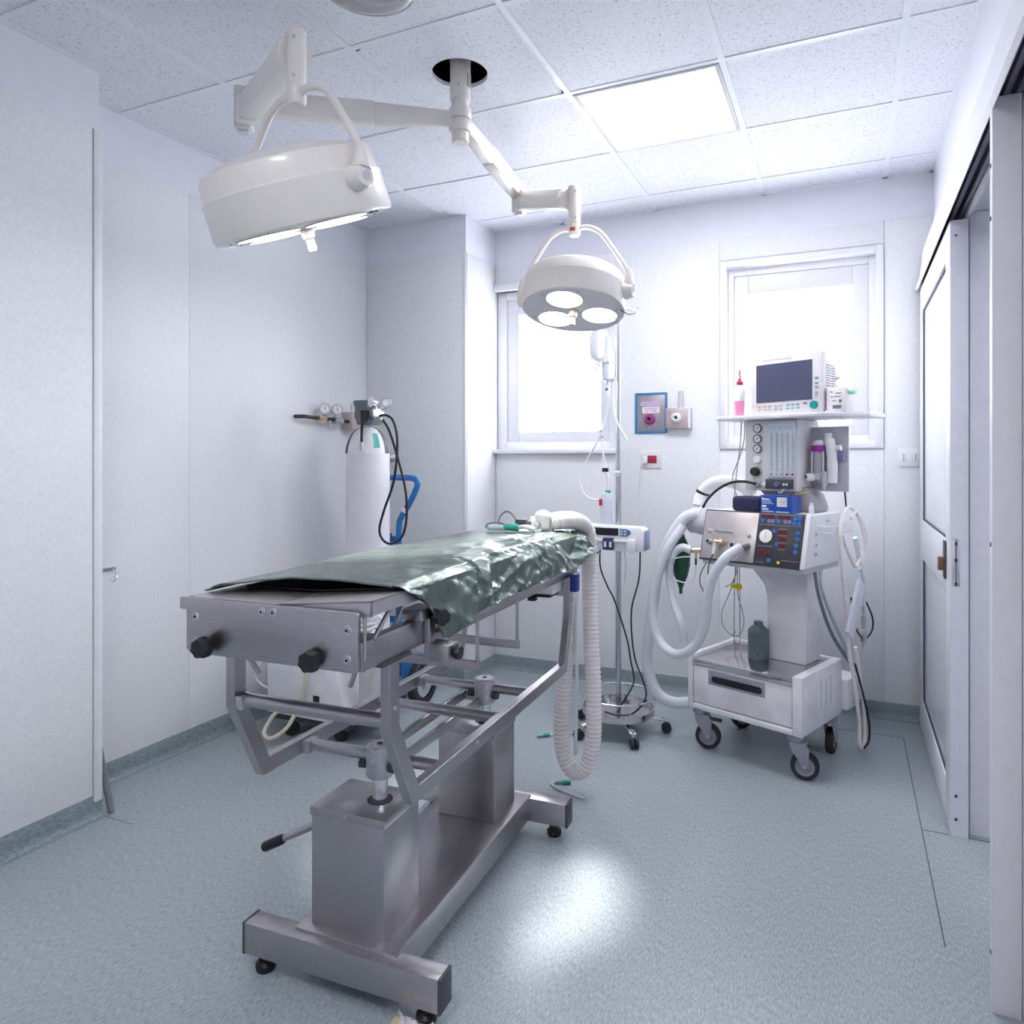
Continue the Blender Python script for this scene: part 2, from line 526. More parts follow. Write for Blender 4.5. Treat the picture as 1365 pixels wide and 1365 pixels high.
# windows --------------------------------------------------------------
def frame_ring(x0, x1, z0, z1, w, y0, y1):
    w = w if isinstance(w, (tuple, list)) else (w,) * 4       # left, right, bottom, top
    return MB().box(x0, x0 + w[0], y0, y1, z0, z1).box(x1 - w[1], x1, y0, y1, z0, z1) \
        .box(x0 + w[0], x1 - w[1], y0, y1, z0, z0 + w[2]).box(x0 + w[0], x1 - w[1], y0, y1, z1 - w[3], z1)
w1 = struct(frame_ring(W1[0], W1[1], W1[2], W1[3], (0.06, 0.045, 0.05, 0.05), 4.15, 4.22).build('window_1', trim_m, bevel=0.003, origin=(0, 0, 0)), 'left frosted window beside the boxed column')
frame_ring(-2.034, -1.332, 1.46, 2.38, (0.085, 0.062, 0.065, 0.097), 4.165, 4.20).build('sash', alu_white, w1, bevel=0.004)
B(-1.95, -1.392, 4.180, 4.186, 1.523, 2.285).build('pane', glow_win, w1)
B(W1[0], -1.275, 4.075, 4.15, 1.385, 1.412).build('sill', trim_m, w1, bevel=0.004)
B(W1[0], -1.262, 4.085, 4.15, 2.43, 2.472).build('top_rail', trim_m, w1, bevel=0.004)
B(-1.289, -1.262, 4.105, 4.14, 1.412, 2.43).build('casing', trim_m, w1, bevel=0.003)
w2 = struct(frame_ring(W2[0], W2[1], W2[2], W2[3], (0.035, 0.035, 0.04, 0.04), 4.16, 4.22).build('window_2', trim_m, bevel=0.003, origin=(0, 0, 0)), 'right frosted window behind the anaesthesia machine')
frame_ring(-0.665, 0.172, 1.407, 2.467, 0.037, 4.100, 4.13).build('casing', trim_m, w2, bevel=0.005)
frame_ring(-0.595, 0.102, 1.48, 2.39, (0.079, 0.08, 0.06, 0.105), 4.17, 4.205).build('sash', alu_white, w2, bevel=0.004)
B(-0.518, 0.024, 4.186, 4.192, 1.538, 2.287).build('pane', glow_win, w2)

# sliding door, its rail cover and the stop post ------------------------
hd = struct(MB().prism([(0.312, 2.212), (0.324, 2.205), (0.330, 2.236), (0.345, 2.40), (0.40, 2.43), (0.40, 2.40), (0.352, 2.37), (0.340, 2.24)], 'Y', 1.50, 4.10)
            .build('trim_1', alu_white, origin=(0, 0, 0)), 'long white cover of the sliding door rail')
for i, x in enumerate((0.345, 0.372)):
    B(x, x + 0.012, 1.50, 4.10, 2.232, 2.262).build('track', mat('dark_aluminium_track', (0.16, 0.15, 0.20), 0.4, 0.6), hd)
B(0.338, 0.40, 1.50, 4.10, 2.262, 2.275).build('track_top', mat('dark_aluminium_track', (0.16, 0.15, 0.20), 0.4, 0.6), hd)
B(0.388, 0.402, 1.50, 4.10, 2.215, 2.262).build('back_track', alu_white, hd)
post = struct(B(0.322, 0.384, 2.030, 2.060, 0, 2.232).build('trim_2', mat('pinkish_white_post', (0.80, 0.77, 0.80), 0.4, var=0.02), bevel=0.002, origin=(0, 0, 0)), 'white stop post at the near side of the doorway')
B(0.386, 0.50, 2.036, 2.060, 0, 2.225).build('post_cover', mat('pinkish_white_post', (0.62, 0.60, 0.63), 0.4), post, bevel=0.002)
for z in (2.07, 1.94, 1.14, 0.14):
    MB().cyl((0.3225, 2.045, z), (0.3205, 2.045, z), 0.006, n=10).build('screw', darkgrey, post)
dx0, dx1, dy0, dy1 = 0.335, 0.394, 2.93, 4.085
mb = MB()
mb.box(dx0, dx1, dy0, dy0 + 0.115, 0.012, 2.205)
mb.box(dx0, dx1, dy1 - 0.115, dy1, 0.012, 2.205)
for z0, z1 in ((0.012, 0.16), (0.86, 1.05), (2.085, 2.205)):
    mb.box(dx0, dx1, dy0 + 0.115, dy1 - 0.115, z0, z1)
dr = struct(mb.build('door_1', alu_white, bevel=0.003, origin=(0, 0, 0)), 'white sliding door with frosted glass, slid open')
B(dx0 + 0.012, dx1 - 0.012, dy0 + 0.115, dy1 - 0.115, 1.05, 2.085).build('glass_pane', mat('frosted_white_glass', (0.86, 0.89, 0.95), 0.12, var=0.01), dr)
B(dx0 + 0.012, dx1 - 0.012, dy0 + 0.115, dy1 - 0.115, 0.16, 0.86).build('lower_panel', mat('frosted_white_panel', (0.74, 0.76, 0.84), 0.12, var=0.01), dr)
gk = mat('dark_gasket', (0.05, 0.05, 0.08), 0.6)
for z0, z1 in ((1.05, 2.085), (0.16, 0.86)):
    g = MB()
    for a, b, c, d in ((dy0 + 0.115, dy0 + 0.122, z0, z1), (dy1 - 0.122, dy1 - 0.115, z0, z1), (dy0 + 0.122, dy1 - 0.122, z0, z0 + 0.007), (dy0 + 0.122, dy1 - 0.122, z1 - 0.007, z1)):
        g.box(dx0 + 0.006, dx0 + 0.013, a, b, c, d)
    g.build('gasket', gk, dr)
B(dx0 + 0.001, dx1 - 0.001, dy0 - 0.003, dy0 + 0.001, 0.0, 2.205).build('edge_profile', grey_door, dr, bevel=0.001)
for z in (2.15, 0.145, 0.062):
    MB().cyl((0.3545, dy0 - 0.005, z), (0.3545, dy0 - 0.002, z), 0.0055 if z < 1 else 0.004, n=12).build('screw', darkgrey, dr)
lk = B(0.343, 0.366, dy0 - 0.006, dy0 - 0.002, 0.895, 1.065).build('lock_plate', chrome, dr, bevel=0.001)
for z in (1.05, 0.99, 0.905):
    B(0.350, 0.359, dy0 - 0.0072, dy0 - 0.0055, z - 0.008, z + 0.004).build('keeper_hole', darkgrey, lk)
hb = B(dx0 - 0.006, dx0, 3.02, 3.075, 0.905, 1.045).build('handle_plate', darkgrey, dr, bevel=0.002)
B(dx0 - 0.026, dx0 - 0.004, 3.03, 3.06, 0.935, 0.985).build('latch', mat('brown_latch', (0.22, 0.13, 0.08), 0.4), hb, bevel=0.003)

# ceiling luminaires -----------------------------------------------------
def luminaire(label, x0, x1, y0, y1, drop=0.0):
    t = thing('ceiling_light', label, 'ceiling light', ((x0 + x1) / 2, (y0 + y1) / 2, ZC - drop))
    w, h = (x1 - x0) / 2, (y1 - y0) / 2
    mb = MB()
    for a, b, c, d in ((-w + 0.013, -w + 0.03, -h + 0.013, h - 0.013), (w - 0.03, w - 0.013, -h + 0.013, h - 0.013), (-w + 0.03, w - 0.03, -h + 0.013, -h + 0.03), (-w + 0.03, w - 0.03, h - 0.03, h - 0.013)):
        mb.box(a, b, c, d, -0.004, 0.03)
    mb.build('frame', mat('grey_luminaire_frame', (0.58, 0.56, 0.60), 0.4), t, bevel=0.002)
    B(-w + 0.03, w - 0.03, -h + 0.03, h - 0.03, 0.004, 0.010).build('diffuser', glow_panel, t)
    B(-w + 0.02, w - 0.02, -h + 0.02, h - 0.02, 0.03, 0.09).build('housing', trim_m, t)
luminaire('square lit ceiling panel between tiles above the right window', *PANEL_X, *PANEL_Y)
luminaire('added lit ceiling panel, unseen behind the viewer', *PANEL_X, PANEL_Y[0] - 0.607 * 5, PANEL_Y[1] - 0.607 * 5)  # added out of view to light the near surfaces
luminaire('added lit ceiling panel, unseen in the side passage', 0.85, 1.45, 0.60, 1.20, 0.091)  # added out of view to bring light to the doorway side

# ================================================================== OPERATING TABLE
tb = thing('operating_table', 'stainless steel operating table on two square columns, draped in dark green', 'operating table', (-1.19, 1.90, 0), 2.5)
# base
for y0, y1, x1 in ((-0.482, -0.425, 0.292), (0.425, 0.485, 0.298)):
    bb = B(-x1, x1, y0, y1, 0.045, 0.127).build('base_beam', steel, tb, bevel=0.003)
    for s in (-1, 1):
        e = B(s * x1 - 0.004, s * x1 + 0.004, y0 - 0.001, y1 + 0.001, 0.044, 0.128)
        e.build('end_cap', darkgrey, bb, bevel=0.002)
        fx, fy = s * 0.243, (y0 + y1) / 2
        MB().lathe([(0, 0), (0.024, 0), (0.026, 0.006), (0.026, 0.018), (0.018, 0.024), (0.018, 0.030)], 20, (fx, fy, 0)).build('foot', black, bb)
        MB().cyl((fx, fy, 0.028), (fx, fy, 0.048), 0.014, n=12).build('foot_stem', mat('rusty_stem', (0.16, 0.08, 0.05), 0.6, 0.6), bb)
B(-0.148, 0.158, -0.455, 0.445, 0.05, 0.134).build('spine', steel_y, tb, bevel=0.004)
# columns
for x0, x1, y0, y1, zt in ((-0.118, 0.104, -0.425, -0.255, 0.44), (-0.09, 0.120, 0.205, 0.378, 0.44)):
    c = B(x0, x1, y0, y1, 0.134, zt - 0.02).build('column', steel, tb, bevel=0.002)
    B(x0 - 0.003, x1 + 0.003, y0 - 0.003, y1 + 0.003, zt - 0.022, zt).build('column_cap', steel_y, c, bevel=0.002)
    MB().cyl(((x0 + x1) / 2 - 0.005, y0 - 0.001, zt - 0.011), ((x0 + x1) / 2 - 0.005, y0 - 0.007, zt - 0.011), 0.005, n=10).build('cap_screw', dull_steel, c)
    px_, py_ = ((0.03, -0.33) if y0 < 0 else (0.045, 0.29))
    MB().lathe([(0.034, zt), (0.034, zt + 0.0015), (0, zt + 0.0015)], 24, (px_, py_, 0)).build('piston_hole', black, c)
    p = MB().lathe([(0.021, zt - 0.01), (0.021, zt + 0.075)], 18, (px_, py_, 0)).build('piston', chrome, tb)
    cs = MB().lathe([(0, zt + 0.15), (0.030, zt + 0.15), (0.036, zt + 0.145), (0.038, zt + 0.075), (0.034, zt + 0.065), (0, zt + 0.065)], 20, (px_, py_, 0))
    cs.build('lift_casting', dull_steel, tb)
    MB().cyl((px_, py_, zt + 0.1495), (px_, py_, zt + 0.152), 0.008, n=10).build('bolt', darkgrey, tb)
    for s in (-1, 1):
        MB().cyl((px_ + s * 0.036, py_ - 0.01, zt + 0.095), (px_ + s * 0.055, py_ - 0.012, zt + 0.095), 0.013, n=6).build('casting_nut', darkgrey, tb)
# U-shaped side frames (one square tube bent four times)
def side_frame(x):
    pts = [(x, -0.58, 0.915), (x, -0.58, 0.745), (x, -0.488, 0.555), (x, 0.605, 0.555), (x, 0.672, 0.735), (x, 0.672, 0.90)]
    mb = MB()
    w, t = 0.026, 0.040
    vs = []
    P = [V(p) for p in pts]
    for i, p in enumerate(P):
        d0 = (P[i] - P[i - 1]).normalized() if i else (P[1] - P[0]).normalized()
        d1 = (P[i + 1] - P[i]).normalized() if i < len(P) - 1 else d0
        n0 = V((0, -d0.z, d0.y)); n1 = V((0, -d1.z, d1.y))
        n = (n0 + n1).normalized()
        k = t / 2 / max(0.3, n.dot(n0))
        for sx, sn in ((-1, -1), (1, -1), (1, 1), (-1, 1)):
            vs.append(p + V((sx * w / 2, 0, 0)) + n * sn * k)
    fs = [(0, 1, 2, 3), tuple(range(len(vs) - 1, len(vs) - 5, -1))]
    for i in range(len(P) - 1):
        for k in range(4):
            fs.append((i * 4 + k, i * 4 + (k + 1) % 4, i * 4 + 4 + (k + 1) % 4, i * 4 + 4 + k))
    return mb.add(vs, fs)
for x in (-0.222, 0.222):
    side_frame(x).build('side_frame', steel_y, tb, bevel=0.0015, sm=18, seg=1)
# cross tubes
for y, z, r in ((-0.575, 0.757, 0.017), (0.03, 0.560, 0.017), (0.29, 0.556, 0.016), (-0.33, 0.556, 0.016)):
    MB().cyl((-0.215, y, z), (0.215, y, z), r, n=14).build('cross_tube', steel, tb)
    if abs(y) > 0.2:
        B(-0.215, -0.188, y - 0.022, y + 0.022, z - 0.020, z + 0.014).build('tube_clamp', dull_steel, tb, bevel=0.002)
for x in (-0.045, 0.04):
    MB().bar((x, -0.30, 0.515), (x, 0.31, 0.515), 0.012, 0.030).build('link_bar', steel_y, tb, bevel=0.002)
B(-0.06, 0.055, 0.305, 0.317, 0.498, 0.532).build('link_yoke', steel, tb, bevel=0.002)
# small bolts on the frames
for y, z in ((-0.58, 0.79), (-0.16, 0.557), (0.672, 0.80)):
    MB().cyl((0.235, y, z), (0.2405, y, z), 0.006, n=10).build('frame_bolt', dull_steel, tb)
# side rails that carry the top
for s in (-1, 1):
    x = s * 0.222
    B(x - 0.014, x + 0.014, -0.705, -0.40, 0.905, 0.968).build('side_rail', steel_y, tb, bevel=0.003)
    B(x - 0.013, x + 0.013, -0.42, 0.735, 0.893, 0.927).build('side_rail', steel_y, tb, bevel=0.003)
    B(x - 0.02, x + 0.02, -0.64, -0.52, 0.898, 0.905).build('rail_pad', darkgrey, tb)
for y, z in ((-0.50, 0.912), (0.665, 0.835), (0.05, 0.912)):
    B(-0.21, 0.21, y - 0.014, y + 0.014, z - 0.016, z + 0.016).build('cross_bar', steel, tb, bevel=0.002)
# head-end plate with screws and knobs
pl = MB().prism([(-0.238, 0.915), (-0.228, 0.905), (0.224, 0.905), (0.232, 0.912), (0.232, 1.026), (0.226, 1.031), (-0.258, 1.031), (-0.258, 1.004), (-0.238, 1.004)], 'Y', -0.716, -0.704).build('end_plate', steel, tb, bevel=0.002)
for x, z in ((-0.209, 0.99), (-0.207, 0.932), (-0.018, 1.015), (0.013, 1.016), (0.206, 0.994), (0.206, 0.932)):
    sc_ = MB().lathe([(0, 0.003), (0.004, 0.003), (0.0045, 0.001), (0.009, 0.0015), (0.010, 0)], 16, (x, -0.716, z), (0, -1, 0)).build('screw', dull_steel, pl)
    MB().cyl((x, -0.7185, z), (x, -0.7196, z), 0.0034, n=6).build('hex_socket', black, pl)
for x in (-0.168, 0.128):
    hexknob((x, -0.716, 0.927), (0, -1, 0), 0.024, 0.034).build('knob', black, pl)
# hinged two-leaf V top
top_w = mat('worn_steel_sheet', (0.60, 0.57, 0.60), 0.38, 0.9, var=0.04, nscale=8)
for s in (-1, 1):
    zi, zo = (1.030, 1.054) if s > 0 else (1.028, 1.028)
    mb = MB()
    y0, y1 = -0.695, 0.72
    xi, xo = s * 0.008, s * 0.252
    mb.box8([(xi, y0, zi - 0.004), (xo, y0, zo - 0.004), (xo, y1, zo - 0.004), (xi, y1, zi - 0.004), (xi, y0, zi), (xo, y0, zo), (xo, y1, zo), (xi, y1, zi)])
    lf = mb.build('top_leaf', top_w, tb)
    # folded front apron of the leaf
    MB().box8([(xi, y0, zi - 0.030), (xo, y0, zo - 0.034), (xo, y0 + 0.004, zo - 0.034), (xi, y0 + 0.004, zi - 0.030), (xi, y0, zi), (xo, y0, zo), (xo, y0 + 0.004, zo), (xi, y0 + 0.004, zi)]).build('apron', top_w, lf)
    MB().box(min(xo, xo - s * 0.004), max(xo, xo - s * 0.004), y0, y1, zo - 0.032, zo).build('side_apron', top_w, lf)
    MB().cyl((s * 0.2, -0.55, 0.93), (s * 0.215, -0.50, zo - 0.02), 0.006, n=8).build('strut', steel, tb)
    MB().cyl((s * 0.17, -0.62, 0.905), (s * 0.13, -0.60, 0.835), 0.006, n=8).build('strut', steel, tb)
MB().cyl((0.235, -0.665, 0.965), (0.232, -0.58, 1.03), 0.005, n=8).build('strut', steel, tb)
MB().cyl((0.238, -0.70, 0.93), (0.238, -0.70, 1.02), 0.004, n=8).build('strut', steel, tb)
MB().cyl((0, -0.69, 1.018), (0, 0.71, 1.018), 0.007, n=10).build('hinge', dull_steel, tb)
# rail clamp with knobs at the right side
ck = B(0.236, 0.252, -0.455, -0.425, 0.865, 0.985).build('clamp', steel, tb, bevel=0.003)
B(0.236, 0.300, -0.450, -0.395, 0.862, 0.905).build('clamp_block', steel, ck, bevel=0.003)
B(0.200, 0.256, -0.50, -0.425, 0.968, 0.996).build('clamp_jaw', steel, ck, bevel=0.004)
hexknob((0.254, -0.43, 0.972), (0.8, -0.5, 0.0), 0.022, 0.04).build('knob', black, ck)
hexknob((0.300, -0.42, 0.884), (1, 0.05, 0), 0.018, 0.018).build('knob', black, ck)
# arm supports: flat bars on rods under the rail
for y, zb, xa in ((-0.166, 0.775, -0.02), (0.121, 0.765, 0.0)):
    h = MB().cyl((0.238, y, zb), (0.238, y, 0.90), 0.0055, n=8).build('support_rod', steel, tb)
    MB().bar((xa, y - 0.015, zb + 0.004), (0.246, y, zb), 0.014, 0.026).build('support_bar', steel, tb, bevel=0.002)
    MB().bar((xa, y - 0.035, zb + 0.016), (0.244, y - 0.02, zb + 0.012), 0.006, 0.010).build('support_rail', steel, tb, bevel=0.001)
# lifting lever with black grip
lv = MB().tube([V((-0.10, -0.20, 0.385)), V((-0.16, -0.215, 0.335)), V((-0.205, -0.225, 0.300)), V((-0.372, -0.258, 0.215))], [0.010, 0.013, 0.014, 0.009], 12).build('lever', steel, tb)
MB().tube([V((-0.355, -0.255, 0.2235)), V((-0.362, -0.256, 0.22)), V((-0.415, -0.266, 0.193)), V((-0.42, -0.267, 0.1905))], [0.012, 0.015, 0.015, 0.012], 14).build('grip', black, lv)
# blue clip and control box at the foot end
B(0.232, 0.262, 0.66, 0.70, 0.835, 0.905).build('rail_clip', blue_pl, tb, bevel=0.005)
cb = B(0.03, 0.20, 0.56, 0.70, 0.838, 0.893).build('control_box', white_pl, tb, bevel=0.006)
B(0.03, 0.19, 0.555, 0.69, 0.828, 0.838).build('box_base', black, cb, bevel=0.002)
B(0.10, 0.13, 0.55, 0.58, 0.812, 0.828).build('box_foot', black, cb, bevel=0.002)
for x in (0.05, 0.075):
    MB().cyl((x, 0.559, 0.868), (x, 0.555, 0.868), 0.004, n=8).build('button', darkgrey, cb)

# ---- pad darkening the gap, and drape lying on the table
TBM = Matrix.Translation((-1.19, 1.90, 0)) @ Matrix.Rotation(R(2.5), 4, 'Z')
filler = MB().prism([(-0.225, 1.0285), (0.0, 1.0305), (0.225, 1.0525), (0.225, 1.0565), (0.0, 1.0355), (-0.225, 1.0325)], 'Y', -0.545, 0.70).xf(TBM)
tag(filler.build('gap_shade_filler', black, bevel=0.003), 'added thin black shade pad between steel table top and green drape', 'filler')  # black slab added to make the shaded gap under the drape dark

def drape():
    nx, ny = 170, 230
    vs = []; fs = []
    def n3(x, y, s, o=0.0):
        return noise.noise(V((x * s + o, y * s - o, o)))
    def crease(x, y, s, o, w):
        return max(0.0, 1 - abs(n3(x, y, s, o)) / w)
    LEN = 0.50 + 0.145
    for j in range(ny + 1):
        v = j / ny
        for i in range(nx + 1):
            u = i / nx
            s = u * LEN                                   # arc length from the left edge
            # the head-end edge runs skew: left corner is further towards the head end
            yf = -0.645 + 0.05 * min(1, u / 0.3) + 0.03 * max(0, u - 0.5) + 0.05 * max(0, u - 0.76) / 0.24
            y = yf + v * (0.80 - yf)
            hang = 0.118 + 0.030 * math.exp(-((v - 0.11) / 0.09) ** 2) + 0.012 * n3(0, y, 5, 3.1) - 0.05 * max(0, (v - 0.85) / 0.15)
            hang *= min(1, 0.15 + v * 10)
            lift = min(1, v * 5)
            top = 1.046 + 0.021 * min(1, s / 0.5)
            base = top + (0.002 + 0.012 * lift) * math.sin(PI * min(1, max(0, s / 0.5))) + 0.006 * lift * math.exp(-((v - 0.45) / 0.3) ** 2)
            if s < 0.49:
                x = -0.256 + s
                z = base
                if s < 0.04:
                    z -= 0.016 * (1 - s / 0.04) ** 2
            else:
                q = (s - 0.49) / (LEN - 0.49)
                a = min(1, q / 0.30)
                z0 = top + 0.006 * lift * math.exp(-((v - 0.45) / 0.3) ** 2)
                x = 0.234 + 0.026 * math.sin(a * PI / 2) + 0.016 * q + 0.035 * q * max(0, (v - 0.82) / 0.18)
                z = z0 - 0.010 * (1 - math.cos(a * PI / 2)) - hang * q
            k = min(1, max(0, (s - 0.34 + 0.10 * v) / 0.16))
            k *= min(1, 0.10 + v * 4)
            # long folds running down from the edge, plus sharp creases
            f1 = n3(y * 0.8 + s * 0.7, s * 0.9 - y * 0.2, 9.0, 1.7)
            f2 = n3(y - s * 0.9, s * 0.6, 17, 4.2)
            f3 = n3(s * 1.0 - y * 0.4, y * 0.8, 7, 9.3)
            d = k * (0.030 * (0.30 - abs(f1)) + 0.022 * (0.25 - abs(f3)) + 0.012 * (0.25 - abs(f2)) + 0.0015 * n3(s, y, 40, 8))
            d -= k * 0.014 * crease(y + s * 0.25, s * 0.3, 7.5, 6.6, 0.06)
            z += (0.0022 * n3(s * 0.6, y, 6, 2.0) + 0.0010 * n3(s * 0.3, y, 22, 5.0)) * lift
            if s < 0.47:
                z += d * 0.7
            else:
                x += d
                z += d * 0.3
            if v > 0.95:
                z -= 0.030 * ((v - 0.95) / 0.05) ** 2
                x += 0.008 * n3(s, y, 20)
            fr = max(0.0, 1 - v / 0.16)
            z += 0.014 * fr * math.sin(PI * min(1, max(0, s - 0.02) / 0.47)) + 0.0025 * fr * n3(s, 0, 16)
            if s < 0.49:
                z = max(z, 1.0415 + 0.025 * max(0, x / 0.25) - (0.005 if x < -0.228 else 0))
            else:
                x = max(x, 0.2585 if z < 1.056 else 0.2585 - (z - 1.056) * 3)
            vs.append((x, y, z))
    for j in range(ny):
        for i in range(nx):
            a = j * (nx + 1) + i
            fs.append((a, a + 1, a + nx + 2, a + nx + 1))
    N = len(vs)
    vs2 = [(x, y, z - 0.004) if k % (nx + 1) < nx * 0.76 else (x - 0.004, y, z) for k, (x, y, z) in enumerate(vs)]
    fs2 = [tuple(i + N for i in f[::-1]) for f in fs]
    edge = []
    ring = [i for i in range(nx + 1)] + [j * (nx + 1) + nx for j in range(1, ny + 1)] + [ny * (nx + 1) + i for i in range(nx - 1, -1, -1)] + [j * (nx + 1) for j in range(ny - 1, 0, -1)]
    for a, b in zip(ring, ring[1:] + ring[:1]):
        edge.append((b, a, a + N, b + N))
    return MB().add(vs + vs2, fs + fs2 + edge)
foil = mat('dark_green_glossy_sheet', (0.165, 0.212, 0.192), 0.28, 0.75, var=0.12, nscale=8, rvar=0.05, spec=0.6)
tag(drape().xf(TBM).build('surgical_drape', foil, sm=60), 'crumpled shiny dark green drape covering the operating table', 'drape')

# ================================================================== OPERATING LAMPS
HUB = V((-1.353, 2.363, 0))
mt = thing('lamp_mount', 'white round ceiling column in the dark hole, carrying both lamp arms', 'lamp mount', (HUB.x, HUB.y, 2.56))
MB().lathe([(0.0, 0.54), (0.039, 0.54), (0.039, 0.155), (0.033, 0.15), (0.033, 0.0), (0.028, -0.006), (0, -0.006)], 24).build('column', lamp_m, mt)
MB().lathe([(0.0392, 0.30), (0.0402, 0.302), (0.0402, 0.308), (0.0392, 0.310)], 24).build('ring', lamp_m, mt)
for a in (200, 290):
    MB().cyl((0.038 * math.cos(R(a)), 0.038 * math.sin(R(a)), 0.20), (0.041 * math.cos(R(a)), 0.041 * math.sin(R(a)), 0.20), 0.004, n=8).build('screw', dull_steel, mt)
B(0.036, 0.040, -0.012, 0.012, 0.20, 0.25).build('sticker', beige, mt)

def surgical_lamp(label, elbow, zarm, head_xy, stem_top, stem_bot, head_z, Rr, yoke_dir, tilt, bulbs, power, spot_deg, aim, lens_rot=PI / 2):
    hx, hy = head_xy
    t = thing('surgical_lamp', label, 'surgical lamp', (hx, hy, head_z))
    O = V((hx, hy, head_z))
    def L(p):
        return V(p) - O
    e = V((elbow[0], elbow[1], zarm))
    h0 = V((HUB.x, HUB.y, zarm))
    d = (e - h0).normalized()
    # first arm with a stepped sleeve near the mount
    a1 = MB().bar(L(h0 + d * 0.02), L(h0 + d * 0.33), 0.046, 0.058, w2=0.052, h2=0.074).build('arm', lamp_m, t, bevel=0.008)
    MB().bar(L(h0 + d * 0.32), L(e - d * 0.02), 0.058, 0.084, w2=0.058, h2=0.078).build('arm_sleeve', lamp_m, t, bevel=0.010)
    cz = -0.046 if power == SPOT1_W else 0.002
    MB().lathe([(0.034, cz), (0.040, cz), (0.042, cz + 0.003), (0.042, cz + 0.041), (0.040, cz + 0.044), (0.034, cz + 0.044)], 24, L(h0)).build('arm_collar', lamp_m, t)
    # elbow block
    MB().bar(L(e + V((0, 0, -0.10))), L(e + V((0, 0, 0.055))), 0.062, 0.062, up=d).build('elbow', lamp_m, t, bevel=0.010)
    MB().bar(L(e + V((0, 0, -0.108))), L(e + V((0, 0, -0.10))), 0.035, 0.035, up=d).build('elbow_plug', lamp_face, t, bevel=0.002)
    # spring arm down to the head
    st = V((hx, hy, stem_top))
    s0 = e + V((0, 0, -0.035))
    s1 = st + V((0, 0, -0.055))
    sd = (s1 - s0).normalized()
    MB().bar(L(s0 + sd * 0.02), L(s1 - sd * 0.06), 0.066, 0.084).build('spring_arm', lamp_m, t, bevel=0.012)
    MB().bar(L(s0 + sd * 0.0), L(s0 + sd * 0.10), 0.070, 0.094).build('spring_cover', lamp_m, t, bevel=0.010)
    MB().cyl(L(s1 - sd * 0.075), L(s1 - sd * 0.02), 0.047, n=20).build('knuckle', lamp_m, t)
    # stem
    sm_ = MB().lathe([(0, stem_top), (0.023, stem_top), (0.026, stem_top - 0.004), (0.026, stem_bot + 0.05), (0.024, stem_bot + 0.048), (0.024, stem_bot + 0.044), (0.026, stem_bot + 0.042), (0.026, stem_bot + 0.006), (0.020, stem_bot - 0.004), (0, stem_bot - 0.004)], 20, L((hx, hy, 0))).build('stem', lamp_m, t)
    for z in (stem_top - 0.03, stem_bot + 0.065):
        MB().cyl(L((hx + 0.012, hy - 0.0225, z)), L((hx + 0.013, hy - 0.027, z)), 0.004, n=8).build('screw', dull_steel, sm_)
    # yoke
    a = V((yoke_dir[0], yoke_dir[1], 0)).normalized()
    zb = stem_bot + 0.018 - head_z
    for s in (-1, 1):
        p = [V((0, 0, zb - 0.005)), a * s * Rr * 0.16 + V((0, 0, zb + 0.010)), a * s * Rr * 0.36 + V((0, 0, zb + 0.002)), a * s * Rr * 0.58 + V((0, 0, zb - 0.035)),
             a * s * Rr * 0.98 + V((0, 0, 0.105)), a * s * Rr * 1.075 + V((0, 0, 0.06)), a * s * Rr * 1.075 + V((0, 0, 0.0))]
        y_ = MB().tube(smooth_path(p, 6), 0.0105, 12).build('yoke_tube', lamp_m, t)
        bs = MB().lathe([(0, 0.016), (0.026, 0.016), (0.030, 0.010), (0.034, -0.012), (0.034, -0.045)], 20, a * s * (Rr * 1.08), a * s).build('pivot_boss', lamp_m, t)
        MB().tube([a * s * Rr * 1.078 + V((0, 0, 0.085)), a * s * Rr * 1.078 + V((0, 0, 0.02))], [0.012, 0.026], 14).build('yoke_foot', lamp_m, t)
        MB().cyl(a * s * (Rr * 1.08 + 0.014), a * s * (Rr * 1.08 + 0.020), 0.011, n=12).build('pivot_bolt', chrome, bs)
    # head, tilted about the yoke axis: local z = up axis of the head
    up = Matrix.Rotation(R(tilt), 4, a) @ V((0, 0, 1))
    yv = up.cross(a)
    Mh = Matrix(((a.x, yv.x, up.x, 0), (a.y, yv.y, up.y, 0), (a.z, yv.z, up.z, 0), (0, 0, 0, 1)))
    k = Rr / 0.25
    hh = -0.082 * k
    prof = [(0, hh + 0.008), (Rr * 0.93, hh + 0.008), (Rr * 0.96, hh), (Rr * 0.985, hh + 0.003), (Rr * 1.0, hh + 0.012), (Rr * 0.985, hh + 0.098 * k), (Rr * 0.99, hh + 0.104 * k), (Rr * 0.99, hh + 0.108 * k),
            (Rr * 0.965, hh + 0.112 * k), (Rr * 0.945, hh + 0.158 * k), (Rr * 0.92, hh + 0.170 * k), (Rr * 0.70, hh + 0.192 * k), (Rr * 0.45, hh + 0.206 * k), (Rr * 0.2, hh + 0.212 * k), (0, hh + 0.214 * k)]
    hd_ = MB().lathe(prof, 64).xf(Mh).build('lamp_head', lamp_m, t, sm=28)
    MB().lathe([(0, hh + 0.0015), (Rr * 0.94, hh + 0.0015), (Rr * 0.94, hh + 0.010)], 48).xf(Mh).build('face_plate', lamp_face, hd_)
